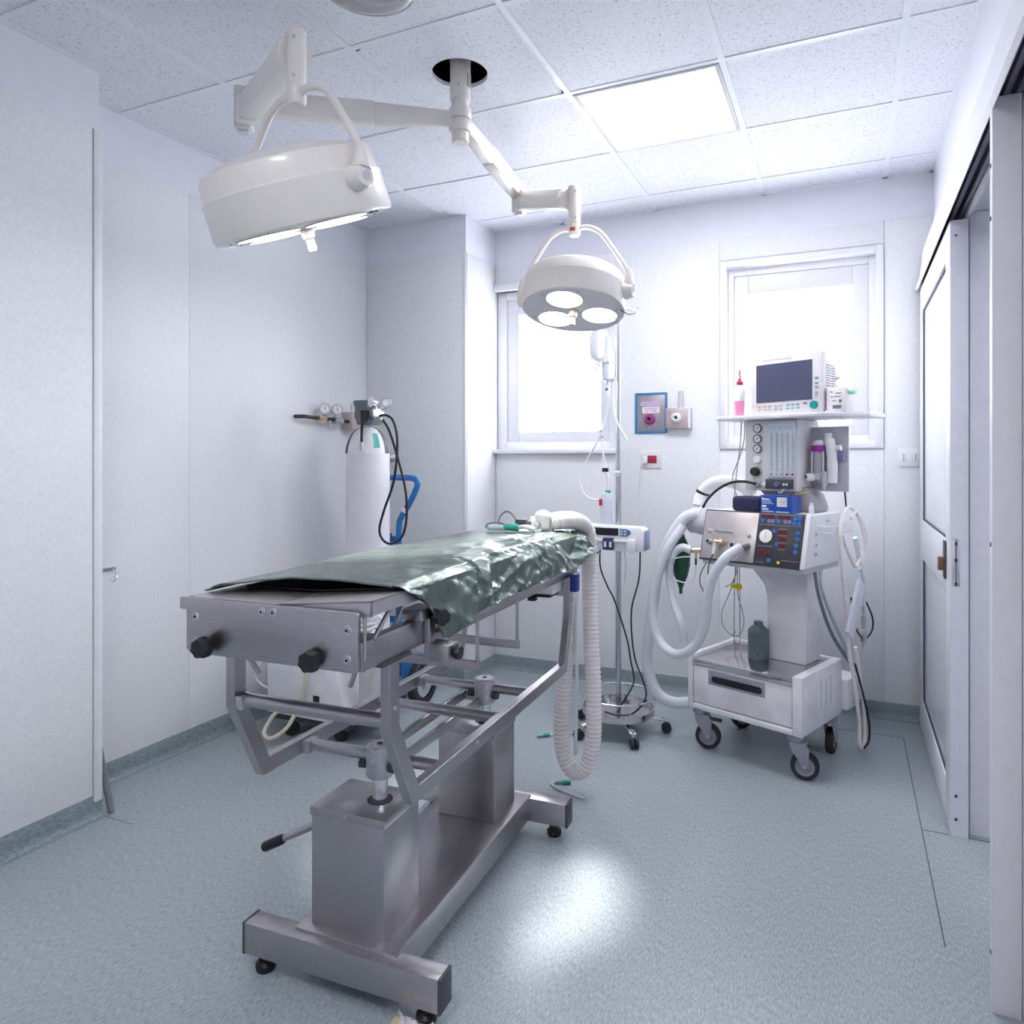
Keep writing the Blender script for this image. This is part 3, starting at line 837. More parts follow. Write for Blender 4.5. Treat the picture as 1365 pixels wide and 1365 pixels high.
    for i in range(bulbs):
        an = 2 * PI * i / bulbs + lens_rot
        c = V((math.cos(an) * Rr * 0.52, math.sin(an) * Rr * 0.52, hh))
        MB().lathe([(0, -0.004), (Rr * 0.30, -0.003), (Rr * 0.33, 0.002)], 28, c).xf(Mh).build('lens', glow_lamp, hd_)
        MB().lathe([(Rr * 0.33, 0.002), (Rr * 0.335, -0.003), (Rr * 0.355, -0.003), (Rr * 0.36, 0.002)], 28, c).xf(Mh).build('lens_ring', lamp_face, hd_)
        for q in (-0.42, 0.42):
            an2 = an + q
            MB().cyl(V((math.cos(an2) * Rr * 0.84, math.sin(an2) * Rr * 0.84, hh + 0.002)), V((math.cos(an2) * Rr * 0.84, math.sin(an2) * Rr * 0.84, hh - 0.002)), 0.004, n=8).xf(Mh).build('screw', dull_steel, hd_)
    MB().lathe([(0, -0.062), (0.010, -0.062), (0.0135, -0.055), (0.011, -0.03), (0.016, -0.027), (0.019, -0.016), (0.019, 0.002)], 16, (0, 0, hh)).xf(Mh).build('handle', mat('clear_pinkish_handle', (0.72, 0.62, 0.60), 0.2, var=0.05, trans=0.3), hd_)
    an = -0.35
    MB().box(Rr * 0.80 - 0.012, Rr * 0.80 + 0.012, -0.006, 0.006, hh - 0.002, hh + 0.004).xf(Mh @ Matrix.Rotation(an + 0.9, 4, 'Z')).build('switch', black, hd_)
    # the bulb itself
    ld = bpy.data.lights.new('bulb', 'SPOT')
    ld.energy = power; ld.spot_size = R(spot_deg); ld.spot_blend = 0.6; ld.shadow_soft_size = 0.10; ld.color = (1.0, 0.96, 0.92)
    lo = bpy.data.objects.new('bulb', ld)
    COL.objects.link(lo)
    lo.parent = t
    lo.location = Mh @ V((0, 0, hh - 0.075))
    lo.rotation_euler = (V(aim) - (O + lo.location)).to_track_quat('-Z', 'Y').to_euler()
    return t, Mh, hd_, hh

l1, M1, h1, hh1 = surgical_lamp('large cream operating lamp tilted away, nearer of the two, on its long arm', (-2.005, 1.933), 2.64, (-1.385, 1.52), 2.525, 2.325, 2.065, 0.245,
              (0.739 * 0.59 + 0.673 * 0.81, 0.673 * 0.59 - 0.739 * 0.81), 23, 4, SPOT1_W, 40, (-1.29, 1.90, 1.06))
l2, M2, h2, hh2 = surgical_lamp('smaller cream operating lamp showing three lit lenses, in front of the left window', (-1.462, 3.125), 2.64, (-1.04, 2.766), 2.485, 2.28, 2.03, 0.216,
              (0.916 * 0.93 + 0.40 * 0.37, 0.40 * 0.93 - 0.916 * 0.37), -14, 3, SPOT2_W, 17, (-0.885, 2.04, 0.0), -PI / 2)
# rating label on the big lamp, red tag on the small lamp's stem, its loose wire
lab = MB()
for k in range(6):
    a0 = R(196) + k * 0.028
    a1 = a0 + 0.028
    q = 0.2462
    for (zz0, zz1) in ((-0.065, 0.010),):
        lab.add([(q * math.cos(a0), q * math.sin(a0), zz0), (q * math.cos(a1), q * math.sin(a1), zz0), (q * math.cos(a1), q * math.sin(a1), zz1), (q * math.cos(a0), q * math.sin(a0), zz1)], [(0, 1, 2, 3)])

lab.xf(M1).build('rating_label', mat('printed_rating_label', (0.38, 0.38, 0.30), 0.5, var=0.75, nscale=160), h1)
B(-0.010, 0.012, -0.0285, -0.024, 0.262, 0.276).build('red_tag', mat('orange_red_tag', (0.55, 0.12, 0.06), 0.5), l2)
MB().tube(smooth_path([M2 @ V((0.19, 0.02, hh2 + 0.004)), M2 @ V((0.215, 0.03, hh2 - 0.012)), M2 @ V((0.235, 0.03, hh2 - 0.02)), M2 @ V((0.25, 0.05, hh2 - 0.005))], 5), 0.002, 6).build('loose_wire', darkgrey, l2)

# round glass ceiling lamp at the top edge of the photo
gd = thing('glass_ceiling_lamp', 'round ribbed clear glass ceiling lamp cut off by the top edge', 'ceiling lamp', (-1.262, 1.672, 2.70))
gm = mat('ribbed_lamp_glass', (0.74, 0.74, 0.75), 0.12, var=0.03, trans=0.75, ior=1.3)
MB().lathe([(0.0, -0.018), (0.03, -0.018)] + [(0.035 + 0.008 * k, -0.017 + 0.0012 * k + (0.0015 if k % 2 else 0)) for k in range(12)] + [(0.136, 0.004), (0.142, 0.018), (0.142, 0.040), (0.136, 0.046), (0.130, 0.040), (0.128, 0.016), (0.10, 0.000), (0.0, -0.006)], 48).build('glass_bowl', gm, gd)
MB().lathe([(0, 0.040), (0.145, 0.040), (0.150, 0.046), (0.150, 0.112), (0, 0.112)], 40).build('base_ring', lamp_face, gd)
for a in (20, 140, 265):
    MB().cyl((0.139 * math.cos(R(a)), 0.139 * math.sin(R(a)), 0.022), (0.150 * math.cos(R(a)), 0.150 * math.sin(R(a)), 0.026), 0.005, n=8).build('clip', darkgrey, gd)

# ================================================================== ANAESTHESIA MACHINE
am = thing('anaesthesia_machine', 'white anaesthesia machine on a wheeled drawer trolley with hoses and gauges', 'anaesthesia machine', (-0.355, 3.432, 0), -21)
AMM = Matrix.Translation((-0.355, 3.432, 0)) @ Matrix.Rotation(R(-21), 4, 'Z')
worn = mat('worn_white_paint', (0.76, 0.75, 0.78), 0.42, var=0.10, nscale=9, bump=0.03)
# trolley body: open-fronted carcass
mb = MB()
mb.box(-0.275, -0.250, -0.21, 0.21, 0.19, 0.440)
mb.box(0.232, 0.275, -0.21, 0.21, 0.19, 0.440)
mb.box(-0.250, 0.232, -0.21, 0.21, 0.19, 0.215)
mb.box(-0.250, 0.232, 0.185, 0.21, 0.215, 0.440)
body = mb.build('trolley_body', worn, am, bevel=0.005)
dw = B(-0.247, 0.229, -0.204, 0.15, 0.220, 0.392).build('drawer', worn, am, bevel=0.003)
pr_ = mat('grey_handle_plastic', (0.30, 0.31, 0.36), 0.4)
B(-0.168, 0.108, -0.2065, -0.203, 0.318, 0.383).build('handle_frame', pr_, dw, bevel=0.0015)
MB().prism([(-0.152 + 0.012 * (1 - math.cos(a)) if False else x, z) for x, z, a in [(-0.150, 0.338, 0), (-0.140, 0.330, 0), (0.085, 0.330, 0), (0.095, 0.338, 0), (0.095, 0.352, 0), (0.085, 0.360, 0), (-0.140, 0.360, 0), (-0.150, 0.352, 0)]], 'Y', -0.2085, -0.204).build('handle_slot', black, dw)
mirror = mat('polished_steel_tray', (0.62, 0.61, 0.63), 0.12, 1.0, var=0.05, nscale=12)
B(-0.250, 0.232, -0.209, 0.185, 0.394, 0.424).build('steel_tray', mirror, am, bevel=0.003)
B(-0.30, 0.30, 0.215, 0.36, 0.205, 0.345).build('rear_beam', worn, am, bevel=0.006)
for y in (-0.02, 0.03, 0.08):
    B(0.275, 0.2756, y, y + 0.002, 0.27, 0.39).build('scratch', darkgrey, body)
# castors
def castor(px_, py_, rz, parent, brake=True):
    e = MB().lathe([(0, 0.188), (0.030, 0.188), (0.034, 0.182), (0.034, 0.166), (0.024, 0.160), (0.024, 0.150)], 20, (px_, py_, 0)).build('castor', pr_, parent)
    Mx = Matrix.Translation((px_, py_, 0)) @ Matrix.Rotation(rz, 4, 'Z')
    cx = 0.036
    fk = MB()
    for s in (-1, 1):
        fk.prism([(-0.026, 0.158), (0.034, 0.158), (0.054, 0.135), (cx + 0.014, 0.055), (cx - 0.012, 0.048), (cx - 0.020, 0.075), (-0.020, 0.125)], 'Y', s * 0.020 - 0.002, s * 0.020 + 0.002)
    fk.box(-0.024, 0.045, -0.020, 0.020, 0.148, 0.158)
    fk.xf(Mx).build('fork', pr_, e, bevel=0.0015)
    MB().lathe([(0.040, -0.016), (0.055, -0.016), (0.0585, -0.010), (0.0585, 0.010), (0.055, 0.016), (0.040, 0.016)], 32, (cx, 0, 0.0585), (0, 1, 0)).xf(Mx).build('tyre', rubber, e)
    MB().lathe([(0, -0.014), (0.010, -0.014), (0.013, -0.009), (0.034, -0.009), (0.041, -0.014), (0.041, 0.014), (0.034, 0.009), (0.013, 0.009), (0.010, 0.014), (0, 0.014)], 28, (cx, 0, 0.0585), (0, 1, 0)).xf(Mx).build('hub', mat('grey_wheel_hub', (0.26, 0.26, 0.30), 0.45), e)
    MB().cyl((cx, -0.026, 0.0585), (cx, 0.026, 0.0585), 0.007, n=10).xf(Mx).build('axle', dull_steel, e)
    if brake:
        MB().bar((0.030, 0, 0.140), (0.098, 0, 0.132), 0.030, 0.010).xf(Mx).build('brake_pedal', darkgrey, e, bevel=0.003)
for x, y, rz in ((-0.235, -0.165, R(25)), (0.228, -0.165, R(22)), (0.235, 0.165, R(100)), (-0.235, 0.165, R(60))):
    castor(x, y, rz, am)
# column
MB().prism([(0.005, 0.425), (0.185, 0.425), (0.192, 0.87), (-0.10, 0.87), (-0.095, 0.852), (-0.045, 0.80), (-0.012, 0.76), (0.0, 0.70)], 'Y', 0.03, 0.18).build('column', worn, am, bevel=0.004)
# ventilator block with slanted front
YT, YBm, Z0, Z1 = -0.150, -0.212, 0.892, 1.112
def vp(x, t, off=0.0):
    d = V((0, YT - YBm, Z1 - Z0)); L_ = d.length
    n = V((0, -(Z1 - Z0), (YT - YBm))) / L_
    return V((x, YBm + (YT - YBm) * t, Z0 + (Z1 - Z0) * t)) + n * off
nrm = (vp(0, 0, 1) - vp(0, 0, 0)).normalized()
x0, x1 = -0.208, 0.285
vb = MB().prism([(YBm, Z0), (0.16, Z0), (0.16, Z1), (YT, Z1)], 'X', x0, x1).build('ventilator', white_pt, am, bevel=0.004)
MB().prism([(YBm + 0.01, Z0 - 0.022), (0.15, Z0 - 0.022), (0.15, Z0), (YBm, Z0)], 'X', x0 + 0.01, x1 - 0.005).build('ventilator_base', mat('pale_grey_enamel', (0.50, 0.49, 0.53), 0.4), am)
def vplate(name, xa, xb, ta, tb_, th, m, parent=vb, bevel=0.0008):
    p = [vp(xa, ta, 0), vp(xb, ta, 0), vp(xb, ta, th), vp(xa, ta, th), vp(xa, tb_, 0), vp(xb, tb_, 0), vp(xb, tb_, th), vp(xa, tb_, th)]
    return MB().box8(p).build(name, m, parent, bevel=bevel)
vplate('dark_edge', x0 - 0.003, 0.268, -0.02, 1.015, 0.003, darkgrey)
stl = mat('satin_steel_panel', (0.60, 0.56, 0.57), 0.38, 0.9, var=0.05, nscale=20)
ven = vplate('steel_panel', x0 + 0.002, 0.058, 0.02, 0.985, 0.006, stl)
ctl = vplate('control_panel', 0.062, 0.262, 0.0, 0.995, 0.005, mat('dark_control_panel', (0.045, 0.04, 0.05), 0.35, var=0.3, nscale=25))
vplate('end_strip', 0.265, 0.287, 0.0, 1.0, 0.003, alu_white)
def vu(u, lo=x0, hi=0.060):
    return lo + u * (hi - lo)
def knob_at(name, x, t, r, h, m, parent, n=20, prof=None):
    pr2 = prof or [(0, h), (r * 0.85, h), (r, h * 0.85), (r, 0)]
    return MB().lathe(pr2, n, vp(x, t, 0.005), nrm).build(name, m, parent)
for u, t in ((0.122, 0.57), (0.867, 0.53)):
    knob_at('thumb_screw', vu(u), t, 0.010, 0.016, chrome, ven)
b0, b1 = vp(vu(0.26), 0.575, 0.022), vp(vu(0.58), 0.565, 0.022)
MB().tube([vp(vu(0.27), 0.575, 0.005), b0 + nrm * 0, b1, vp(vu(0.57), 0.565, 0.005)], 0.0055, 10).build('grab_bar', chrome, ven)
knob_at('gas_port', vu(0.15), 0.35, 0.013, 0.022, dull_steel, ven)
knob_at('gas_port', vu(0.155), 0.35, 0.008, 0.0235, black, ven)
bp_ = knob_at('brass_port', vu(0.36), 0.345, 0.017, 0.030, brass, ven)
MB().tube([vp(vu(0.30), 0.345, 0.030), vp(vu(0.44), 0.345, 0.024)], 0.012, 12).build('brass_elbow', brass, bp_)
MB().tube([vp(vu(0.32), 0.33, 0.030), vp(vu(0.30), 0.10, 0.026)], [0.010, 0.006], 10).build('sample_nipple', white_pl, bp_)
knob_at('ring_port', vu(0.60), 0.32, 0.017, 0.012, chrome, ven, prof=[(0.009, 0.004), (0.010, 0.014), (0.016, 0.014), (0.018, 0.008), (0.018, 0)])
knob_at('ring_port_core', vu(0.60), 0.32, 0.0095, 0.008, darkgrey, ven)
MB().tube([vp(vu(0.87), 0.33, 0.004), vp(vu(0.82), 0.27, 0.045)], 0.0145, 14).build('hose_port', mat('grey_port_metal', (0.28, 0.27, 0.30), 0.4, 0.7), ven)
# dark control panel: gauge, blue keys, red read-outs, printed lines
def cu(u):
    return 0.062 + u * 0.200
g = knob_at('gauge', cu(0.20), 0.555, 0.029, 0.005, white_pl, ctl, 28)
MB().bar(vp(cu(0.20), 0.50, 0.0105), vp(cu(0.205), 0.64, 0.0105), 0.0015, 0.0006, up=nrm).build('needle', red_pl, g)
bluek = mat('blue_membrane_key', (0.01, 0.14, 0.50), 0.35, var=0.1)
greyk = mat('grey_violet_key', (0.16, 0.16, 0.34), 0.4)
for u, t, m_ in ((0.08, 0.86, bluek), (0.23, 0.85, greyk), (0.32, 0.85, greyk), (0.44, 0.855, bluek), (0.60, 0.85, greyk), (0.69, 0.85, greyk), (0.81, 0.92, bluek), (0.91, 0.925, bluek), (0.80, 0.83, bluek), (0.90, 0.83, bluek),
                 (0.90, 0.66, bluek), (0.90, 0.54, bluek), (0.89, 0.42, bluek), (0.89, 0.30, bluek), (0.37, 0.66, bluek), (0.46, 0.42, bluek), (0.33, 0.10, bluek)):
    knob_at('key', cu(u), t, 0.0095, 0.002, m_, ctl, 14)
redd = mat('dark_red_readout', (0.10, 0.012, 0.02), 0.25, var=0.5, nscale=150)
for u0, u1, t0, t1 in ((0.04, 0.34, 0.90, 0.975), (0.42, 0.70, 0.90, 0.975), (0.46, 0.67, 0.60, 0.69), (0.50, 0.67, 0.47, 0.55), (0.51, 0.66, 0.34, 0.42), (0.05, 0.30, 0.20, 0.30)):
    vplate('readout', cu(u0), cu(u1), t0, t1, 0.0062, redd, ctl, 0)
grl = mat('panel_line_print', (0.35, 0.34, 0.38), 0.5)
for u0, u1, t in ((0.02, 0.98, 0.775), (0.02, 0.38, 0.36), (0.46, 0.66, 0.705), (0.47, 0.66, 0.585), (0.49, 0.66, 0.45), (0.5, 0.66, 0.325), (0.02, 0.22, 0.05), (0.6, 0.98, 0.12), (0.02, 0.98, 0.975)):
    vplate('print_line', cu(u0), cu(u1), t, t + 0.008, 0.0056, grl, ctl, 0)
knob_at('yellow_star', cu(0.55), 0.075, 0.007, 0.002, yellow, ctl, 6)
# side of the ventilator: sockets, wire basket bracket
for y, z in ((-0.10, 1.03), (-0.10, 0.985), (-0.10, 0.945), (0.02, 1.08)):
    MB().cyl((0.285, y, z), (0.289, y, z), 0.010, n=14).build('side_socket', alu_white, vb)
    MB().cyl((0.289, y, z), (0.2896, y, z), 0.004, n=8).build('socket_hole', darkgrey, vb)
mb = MB()
for z in (1.035, 1.062):
    mb.tube([V((0.285, -0.07, z)), V((0.345, -0.07, z)), V((0.345, 0.15, z)), V((0.285, 0.15, z))], 0.0035, 6)
mb.bar((0.345, -0.075, 1.048), (0.345, 0.155, 1.048), 0.004, 0.034)
mb.build('cable_bracket', alu_white, am)
# neck and gas panel
MB().prism([(-0.055, 1.225), (0.18, 1.225), (0.215, 1.19), (0.235, 1.14), (0.235, 1.112), (0.02, 1.112), (0.01, 1.16), (-0.02, 1.19)], 'Y', 0.02, 0.16).build('neck', mat('grey_bellows_cover', (0.36, 0.34, 0.37), 0.4), am, bevel=0.01)
gp = B(-0.0825, 0.172, -0.025, 0.20, 1.205, 1.528).build('gas_panel', mat('warm_white_panel', (0.72, 0.69, 0.71), 0.35, var=0.02), am, bevel=0.006)
def gx(px_): return -0.0825 + (px_ - 993) * 0.00364
def gz(py_): return 1.52 - (py_ - 562) * 0.0035
for py_ in (570, 584, 597):
    g = MB().lathe([(0, 0.008), (0.016, 0.008), (0.0165, 0.010), (0.020, 0.010), (0.021, 0)], 24, (gx(1011), -0.025, gz(py_)), (0, -1, 0)).build('pressure_gauge', grey_pl, gp)
    MB().lathe([(0, 0.0088), (0.0158, 0.0088)], 24, (gx(1011), -0.025, gz(py_)), (0, -1, 0)).build('dial', white_pl, g)
    MB().bar((gx(1011) - 0.006, -0.0345, gz(py_) - 0.006), (gx(1011) + 0.009, -0.0345, gz(py_) + 0.009), 0.001, 0.0025).build('needle', black, g)
MB().lathe([(0, 0.014), (0.016, 0.014), (0.018, 0.010), (0.018, 0)], 20, (gx(1011), -0.025, gz(611)), (0, -1, 0)).build('white_knob', white_pl, gp)
k_ = MB().lathe([(0, 0.006), (0.024, 0.006), (0.024, 0)], 20, (gx(1010), -0.025, gz(627)), (0, -1, 0)).build('knob_skirt', dull_steel, gp)
MB().lathe([(0, 0.030), (0.017, 0.030), (0.020, 0.026), (0.021, 0.006)], 20, (gx(1009), -0.025, gz(627)), (0, -1, 0)).build('black_knob', black, gp)
MB().lathe([(0, 0.016), (0.012, 0.016), (0.014, 0.010), (0.020, 0.008), (0.020, 0)], 18, (gx(1011), -0.025, gz(643)), (0, -1, 0)).build('outlet_port', dull_steel, gp)
fm = B(gx(1025), gx(1062), -0.034, -0.025, gz(634), gz(562)).build('flowmeter', mat('pale_flowmeter_board', (0.62, 0.66, 0.72), 0.25, var=0.02), gp, bevel=0.001)
tk = mat('scale_print', (0.34, 0.38, 0.46), 0.5)
for i, x in enumerate((1030, 1037, 1044, 1051, 1058)):
    MB().cyl((gx(x), -0.036, gz(626)), (gx(x), -0.036, gz(577)), 0.0032, n=8).build('flow_tube', mat('glass_flow_tube', (0.80, 0.86, 0.92), 0.08, trans=0.4), fm)
    mb = MB()
    for k in range(15):
        z = gz(624) + k * 0.0112
        mb.box(gx(x) + 0.004, gx(x) + (0.013 if k % 5 == 0 else 0.0095), -0.0346, -0.034, z, z + 0.0022)
    mb.build('scale_marks', tk, fm)
    MB().cyl((gx(x), -0.034, gz(630)), (gx(x), -0.040, gz(630)), 0.005, n=12).build('float_knob', [tk, beige, tk, red_pl, red_pl][i], fm)
B(gx(1026), gx(1061), -0.0348, -0.034, gz(574), gz(565)).build('header_label', mat('pale_blue_label', (0.58, 0.66, 0.74), 0.4), fm)
for x in (1029, 1038, 1049):
    B(gx(x), gx(x + 6), -0.0352, -0.0346, gz(570), gz(569)).build('print_mark', tk, fm)
sw = B(gx(1023), gx(1058), -0.040, -0.025, gz(649), gz(636.5)).build('mixer_control', darkgrey, gp, bevel=0.002)
MB().cyl((gx(1038), -0.040, gz(643)), (gx(1038), -0.046, gz(643)), 0.012, n=16).build('mixer_dial', mat('slate_blue_dial', (0.10, 0.16, 0.26), 0.4), sw)
for s in (-1, 1):
    MB().prism([(gx(1049), gz(643)), (gx(1049) + s * 0.010, gz(641)), (gx(1049) + s * 0.010, gz(645))], 'Y', -0.042, -0.040).build('arrow_mark', white_pl, sw)
MB().cyl((gx(1021), -0.03, gz(643)), (gx(1021), -0.045, gz(643)), 0.009, n=12).build('mixer_plug', white_pl, sw)
# vaporiser back plate and vaporiser
B(0.172, 0.338, 0.118, 0.126, 1.205, 1.495).build('vaporiser_plate', mat('lavender_grey_plate', (0.50, 0.50, 0.57), 0.4), am, bevel=0.001)
vz = thing('vaporiser', 'clear and chrome vaporiser with purple collar, on the machine\'s grey side plate', 'vaporiser', AMM @ V((0.245, 0.075, 1.25)), -21)
MB().lathe([(0, 0), (0.018, 0), (0.026, 0.010), (0.026, 0.038), (0, 0.038)], 18, (-0.018, 0, 0.0)).build('base', dull_steel, vz)
MB().lathe([(0, 0), (0.026, 0), (0.026, 0.095), (0, 0.095)], 18, (-0.018, 0, 0.038)).build('sight_glass', mat('pale_lilac_glass', (0.78, 0.76, 0.86), 0.1, trans=0.5), vz)
MB().lathe([(0, 0), (0.034, 0), (0.034, 0.028), (0, 0.028)], 20, (-0.018, 0, 0.133)).build('collar', purple, vz)
MB().lathe([(0.025, 0), (0.027, 0.008), (0.02, 0.022), (0, 0.024)], 18, (-0.018, 0, 0.161)).build('filler_cap', white_pl, vz)
for x in (-0.042, 0.008):
    MB().cyl((x, -0.022, 0.03), (x, -0.022, 0.135), 0.004, n=8).build('rod', chrome, vz)
kn = MB().lathe([(0, 0.036), (0.014, 0.036), (0.018, 0.03), (0.018, 0)], 18, (-0.040, -0.012, 0.020), (-0.6, -0.8, 0)).build('dial', white_pl, vz)
MB().lathe([(0, 0.0375), (0.008, 0.0365)], 12, (-0.040, -0.012, 0.020), (-0.6, -0.8, 0)).build('dial_centre', darkgrey, kn)
MB().cyl((0.012, -0.02, -0.02), (0.012, -0.02, 0.045), 0.013, n=12).build('drain_valve', dull_steel, vz)
MB().cyl((0.016, -0.03, -0.035), (0.016, -0.03, -0.02), 0.007, n=10).build('drain_tip', chrome, vz)
MB().tube(smooth_path([(0.038, 0, -0.005), (0.040, 0, 0.06), (0.036, 0, 0.13), (0.026, 0, 0.19)], 5), [0.022] * 15 + [0.020], 14).build('valve_body', white_pl, vz)
MB().cyl((0.036, 0, 0.145), (0.078, 0, 0.150), 0.013, n=12).build('side_valve', white_pl, vz)
B(0.055, 0.085, 0.004, 0.034, 0.095, 0.135).build('lock_block', mat('violet_grey_block', (0.20, 0.18, 0.34), 0.4), vz, bevel=0.004)
MB().cyl((0.022, 0.0, 0.185), (0.022, 0.0, 0.215), 0.016, n=12).build('top_cap', white_pl, vz)
# shelf
MB().prism([(-0.190, -0.10), (0.30, -0.115), (0.46, 0.04), (0.46, 0.23), (-0.19, 0.23)], 'Z', 1.530, 1.550).build('shelf', mat('white_shelf', (0.75, 0.74, 0.79), 0.35), am, bevel=0.005)
# left fittings: absorber canister, duct elbow, brass inlet
MB().lathe([(0, -0.075), (0.052, -0.075), (0.062, -0.065), (0.062, -0.02), (0.068, -0.018), (0.068, 0.004), (0.062, 0.006), (0.062, 0.075), (0, 0.075)], 28, (-0.285, -0.05, 1.05), (1, 0, 0)).build('absorber_canister', mat('translucent_lilac_plastic', (0.74, 0.72, 0.80), 0.3, trans=0.15), am)
MB().tube(smooth_path([(-0.36, 0.02, 1.115), (-0.352, 0.04, 1.175), (-0.305, 0.05, 1.225), (-0.24, 0.06, 1.243), (-0.16, 0.07, 1.225), (-0.10, 0.08, 1.18)], 6), 0.030, 18).build('exhaust_duct', white_pl, am)
MB().lathe([(0.031, -0.008), (0.035, -0.006), (0.035, 0.006), (0.031, 0.008)], 24, (-0.351, 0.045, 1.182), (0.35, 0.1, 0.9)).build('duct_ring', black, am)
MB().cyl((-0.212, -0.17, 0.925), (-0.265, -0.19, 0.922), 0.014, n=14).build('brass_inlet', brass, am)
MB().cyl((-0.245, -0.185, 0.924), (-0.247, -0.185, 0.885), 0.009, 0.006, n=12).build('inlet_nipple', beige, am)
MB().cyl((-0.247, -0.185, 0.885), (-0.247, -0.185, 0.855), 0.005, n=10).build('inlet_plug', black, am)

# ---- things on and around the machine
def AW(p): return AMM @ V(p)
def amhose(name, pts, r, m, label, cat, n=12, sub=8, group=None):
    o = MB().tube(smooth_path([V(p) for p in pts], sub), r, n).build(name, m, am)
    o['label'] = label
    return o
amhose('breathing_hose', [(-0.30, -0.10, 1.085), (-0.345, -0.14, 1.06), (-0.403, -0.18, 0.945), (-0.450, -0.20, 0.80), (-0.476, -0.20, 0.66), (-0.510, -0.20, 0.45), (-0.513, -0.20, 0.33), (-0.459, -0.20, 0.214), (-0.38, -0.18, 0.178), (-0.29, -0.14, 0.19)], 0.027, hose_c, 'long white hose from absorber drooping to the floor side of the trolley', 'hose')
amhose('breathing_hose', [vp(vu(0.82), 0.27, 0.046), (-0.026, -0.30, 0.920), (-0.085, -0.31, 0.83), (-0.112, -0.31, 0.72), (-0.130, -0.30, 0.61), (-0.190, -0.29, 0.50), (-0.290, -0.28, 0.445), (-0.395, -0.26, 0.478), (-0.440, -0.255, 0.597), (-0.428, -0.252, 0.744), (-0.372, -0.235, 0.915), (-0.325, -0.17, 1.03)], 0.022, hose_c, 'white hose looping from the steel panel port below the green bag', 'hose')
amhose('breathing_hose', [(-0.266, -0.190, 0.922), (-0.318, -0.20, 0.930), (-0.362, -0.21, 0.885), (-0.378, -0.21, 0.798), (-0.354, -0.21, 0.676), (-0.305, -0.22, 0.575), (-0.30, -0.20, 0.49)], 0.019, hose_c, 'white hose from the brass inlet crossing in front of the green bag', 'hose')
rb = thing('breathing_bag', 'dark green rubber breathing bag hanging left of the machine', 'breathing bag', AW((-0.385, -0.10, 0.69)), -21)
MB().lathe([(0, 0), (0.008, 0.0), (0.009, 0.025), (0.014, 0.04), (0.034, 0.09), (0.045, 0.14), (0.046, 0.19), (0.038, 0.24), (0.022, 0.275), (0.013, 0.30), (0.012, 0.325), (0, 0.325)], 24).build('bag', green_rub, rb)
MB().lathe([(0.0, 0.318), (0.016, 0.318), (0.016, 0.336), (0.021, 0.338), (0.021, 0.348), (0.015, 0.35), (0.015, 0.375), (0, 0.375)], 20).build('neck', mat('pale_teal_neck', (0.35, 0.70, 0.66), 0.3, trans=0.3), rb)
MB().lathe([(0.0165, 0.335), (0.022, 0.337), (0.022, 0.345), (0.0165, 0.347)], 20).build('collar', greenp, rb)
amhose('sample_tube', [(-0.247, -0.185, 0.855), (-0.250, -0.19, 0.80), (-0.27, -0.20, 0.77), (-0.32, -0.225, 0.775), (-0.355, -0.235, 0.80), (-0.365, -0.23, 0.86), (-0.32, -0.22, 0.885), (-0.262, -0.20, 0.893)], 0.0028, mat('thin_clear_tube', (0.62, 0.62, 0.62), 0.3), 'thin looped tube in front of the green bag', 'tube', 6)
amhose('cable', [(-0.200, -0.16, 0.875), (-0.222, -0.18, 0.82), (-0.228, -0.18, 0.77), (-0.205, -0.18, 0.73), (-0.185, -0.18, 0.712), (-0.165, -0.18, 0.722)], 0.0025, darkgrey, 'thin dark wire curling below the steel panel', 'cable', 6)
amhose('cable', [vp(vu(0.30), 0.12, 0.027), (-0.150, -0.235, 0.86), (-0.155, -0.225, 0.79)], 0.003, darkgrey, 'short straight dark wire hanging from the brass port', 'cable', 6)
dl = [[(-0.19, 0.10, 0.865), (-0.205, 0.10, 0.76), (-0.245, 0.10, 0.66), (-0.275, 0.10, 0.59), (-0.27, 0.10, 0.52), (-0.225, 0.10, 0.48), (-0.20, 0.10, 0.50)],
      [(-0.186, 0.10, 0.865), (-0.19, 0.10, 0.70), (-0.165, 0.10, 0.61), (-0.155, 0.10, 0.55), (-0.175, 0.10, 0.49), (-0.215, 0.10, 0.475)],
      [(-0.20, 0.10, 0.865), (-0.207, 0.10, 0.65), (-0.208, 0.10, 0.43)],
      [(-0.180, 0.10, 0.865), (-0.178, 0.10, 0.66), (-0.176, 0.10, 0.43)],
      [(-0.19, 0.10, 0.80), (-0.215, 0.09, 0.74), (-0.25, 0.09, 0.715)]]
ec = thing('lead_cables', 'bunch of thin grey lead wires with yellow tag under the machine', 'cable', AW((-0.20, 0.10, 0.43)), -21)
MI = Matrix.Translation((0.20, -0.10, -0.43))
for p in dl:
    MB().tube(smooth_path([MI @ V(q) for q in p], 8), 0.0024, 6).build('lead_wire', mat('grey_wire', (0.30, 0.30, 0.34), 0.5), ec)
MB().lathe([(0, -0.004), (0.018, -0.004), (0.018, 0.004), (0, 0.004)], 16, (0.022, -0.012, 0.297), (0, 1, 0)).build('yellow_tag', yellow, ec)
B(-0.018, 0.012, -0.018, -0.010, 0.285, 0.305).build('tag_clip', yellow, ec, bevel=0.003)
amhose('cable', [(gx(1011), -0.042, gz(643)), (-0.075, -0.05, 1.246), (-0.138, -0.06, 1.238), (-0.20, -0.07, 1.205), (-0.24, -0.09, 1.16), (-0.256, -0.11, 1.118)], 0.0065, black, 'thick black gas hose arching left from the gas panel', 'hose')
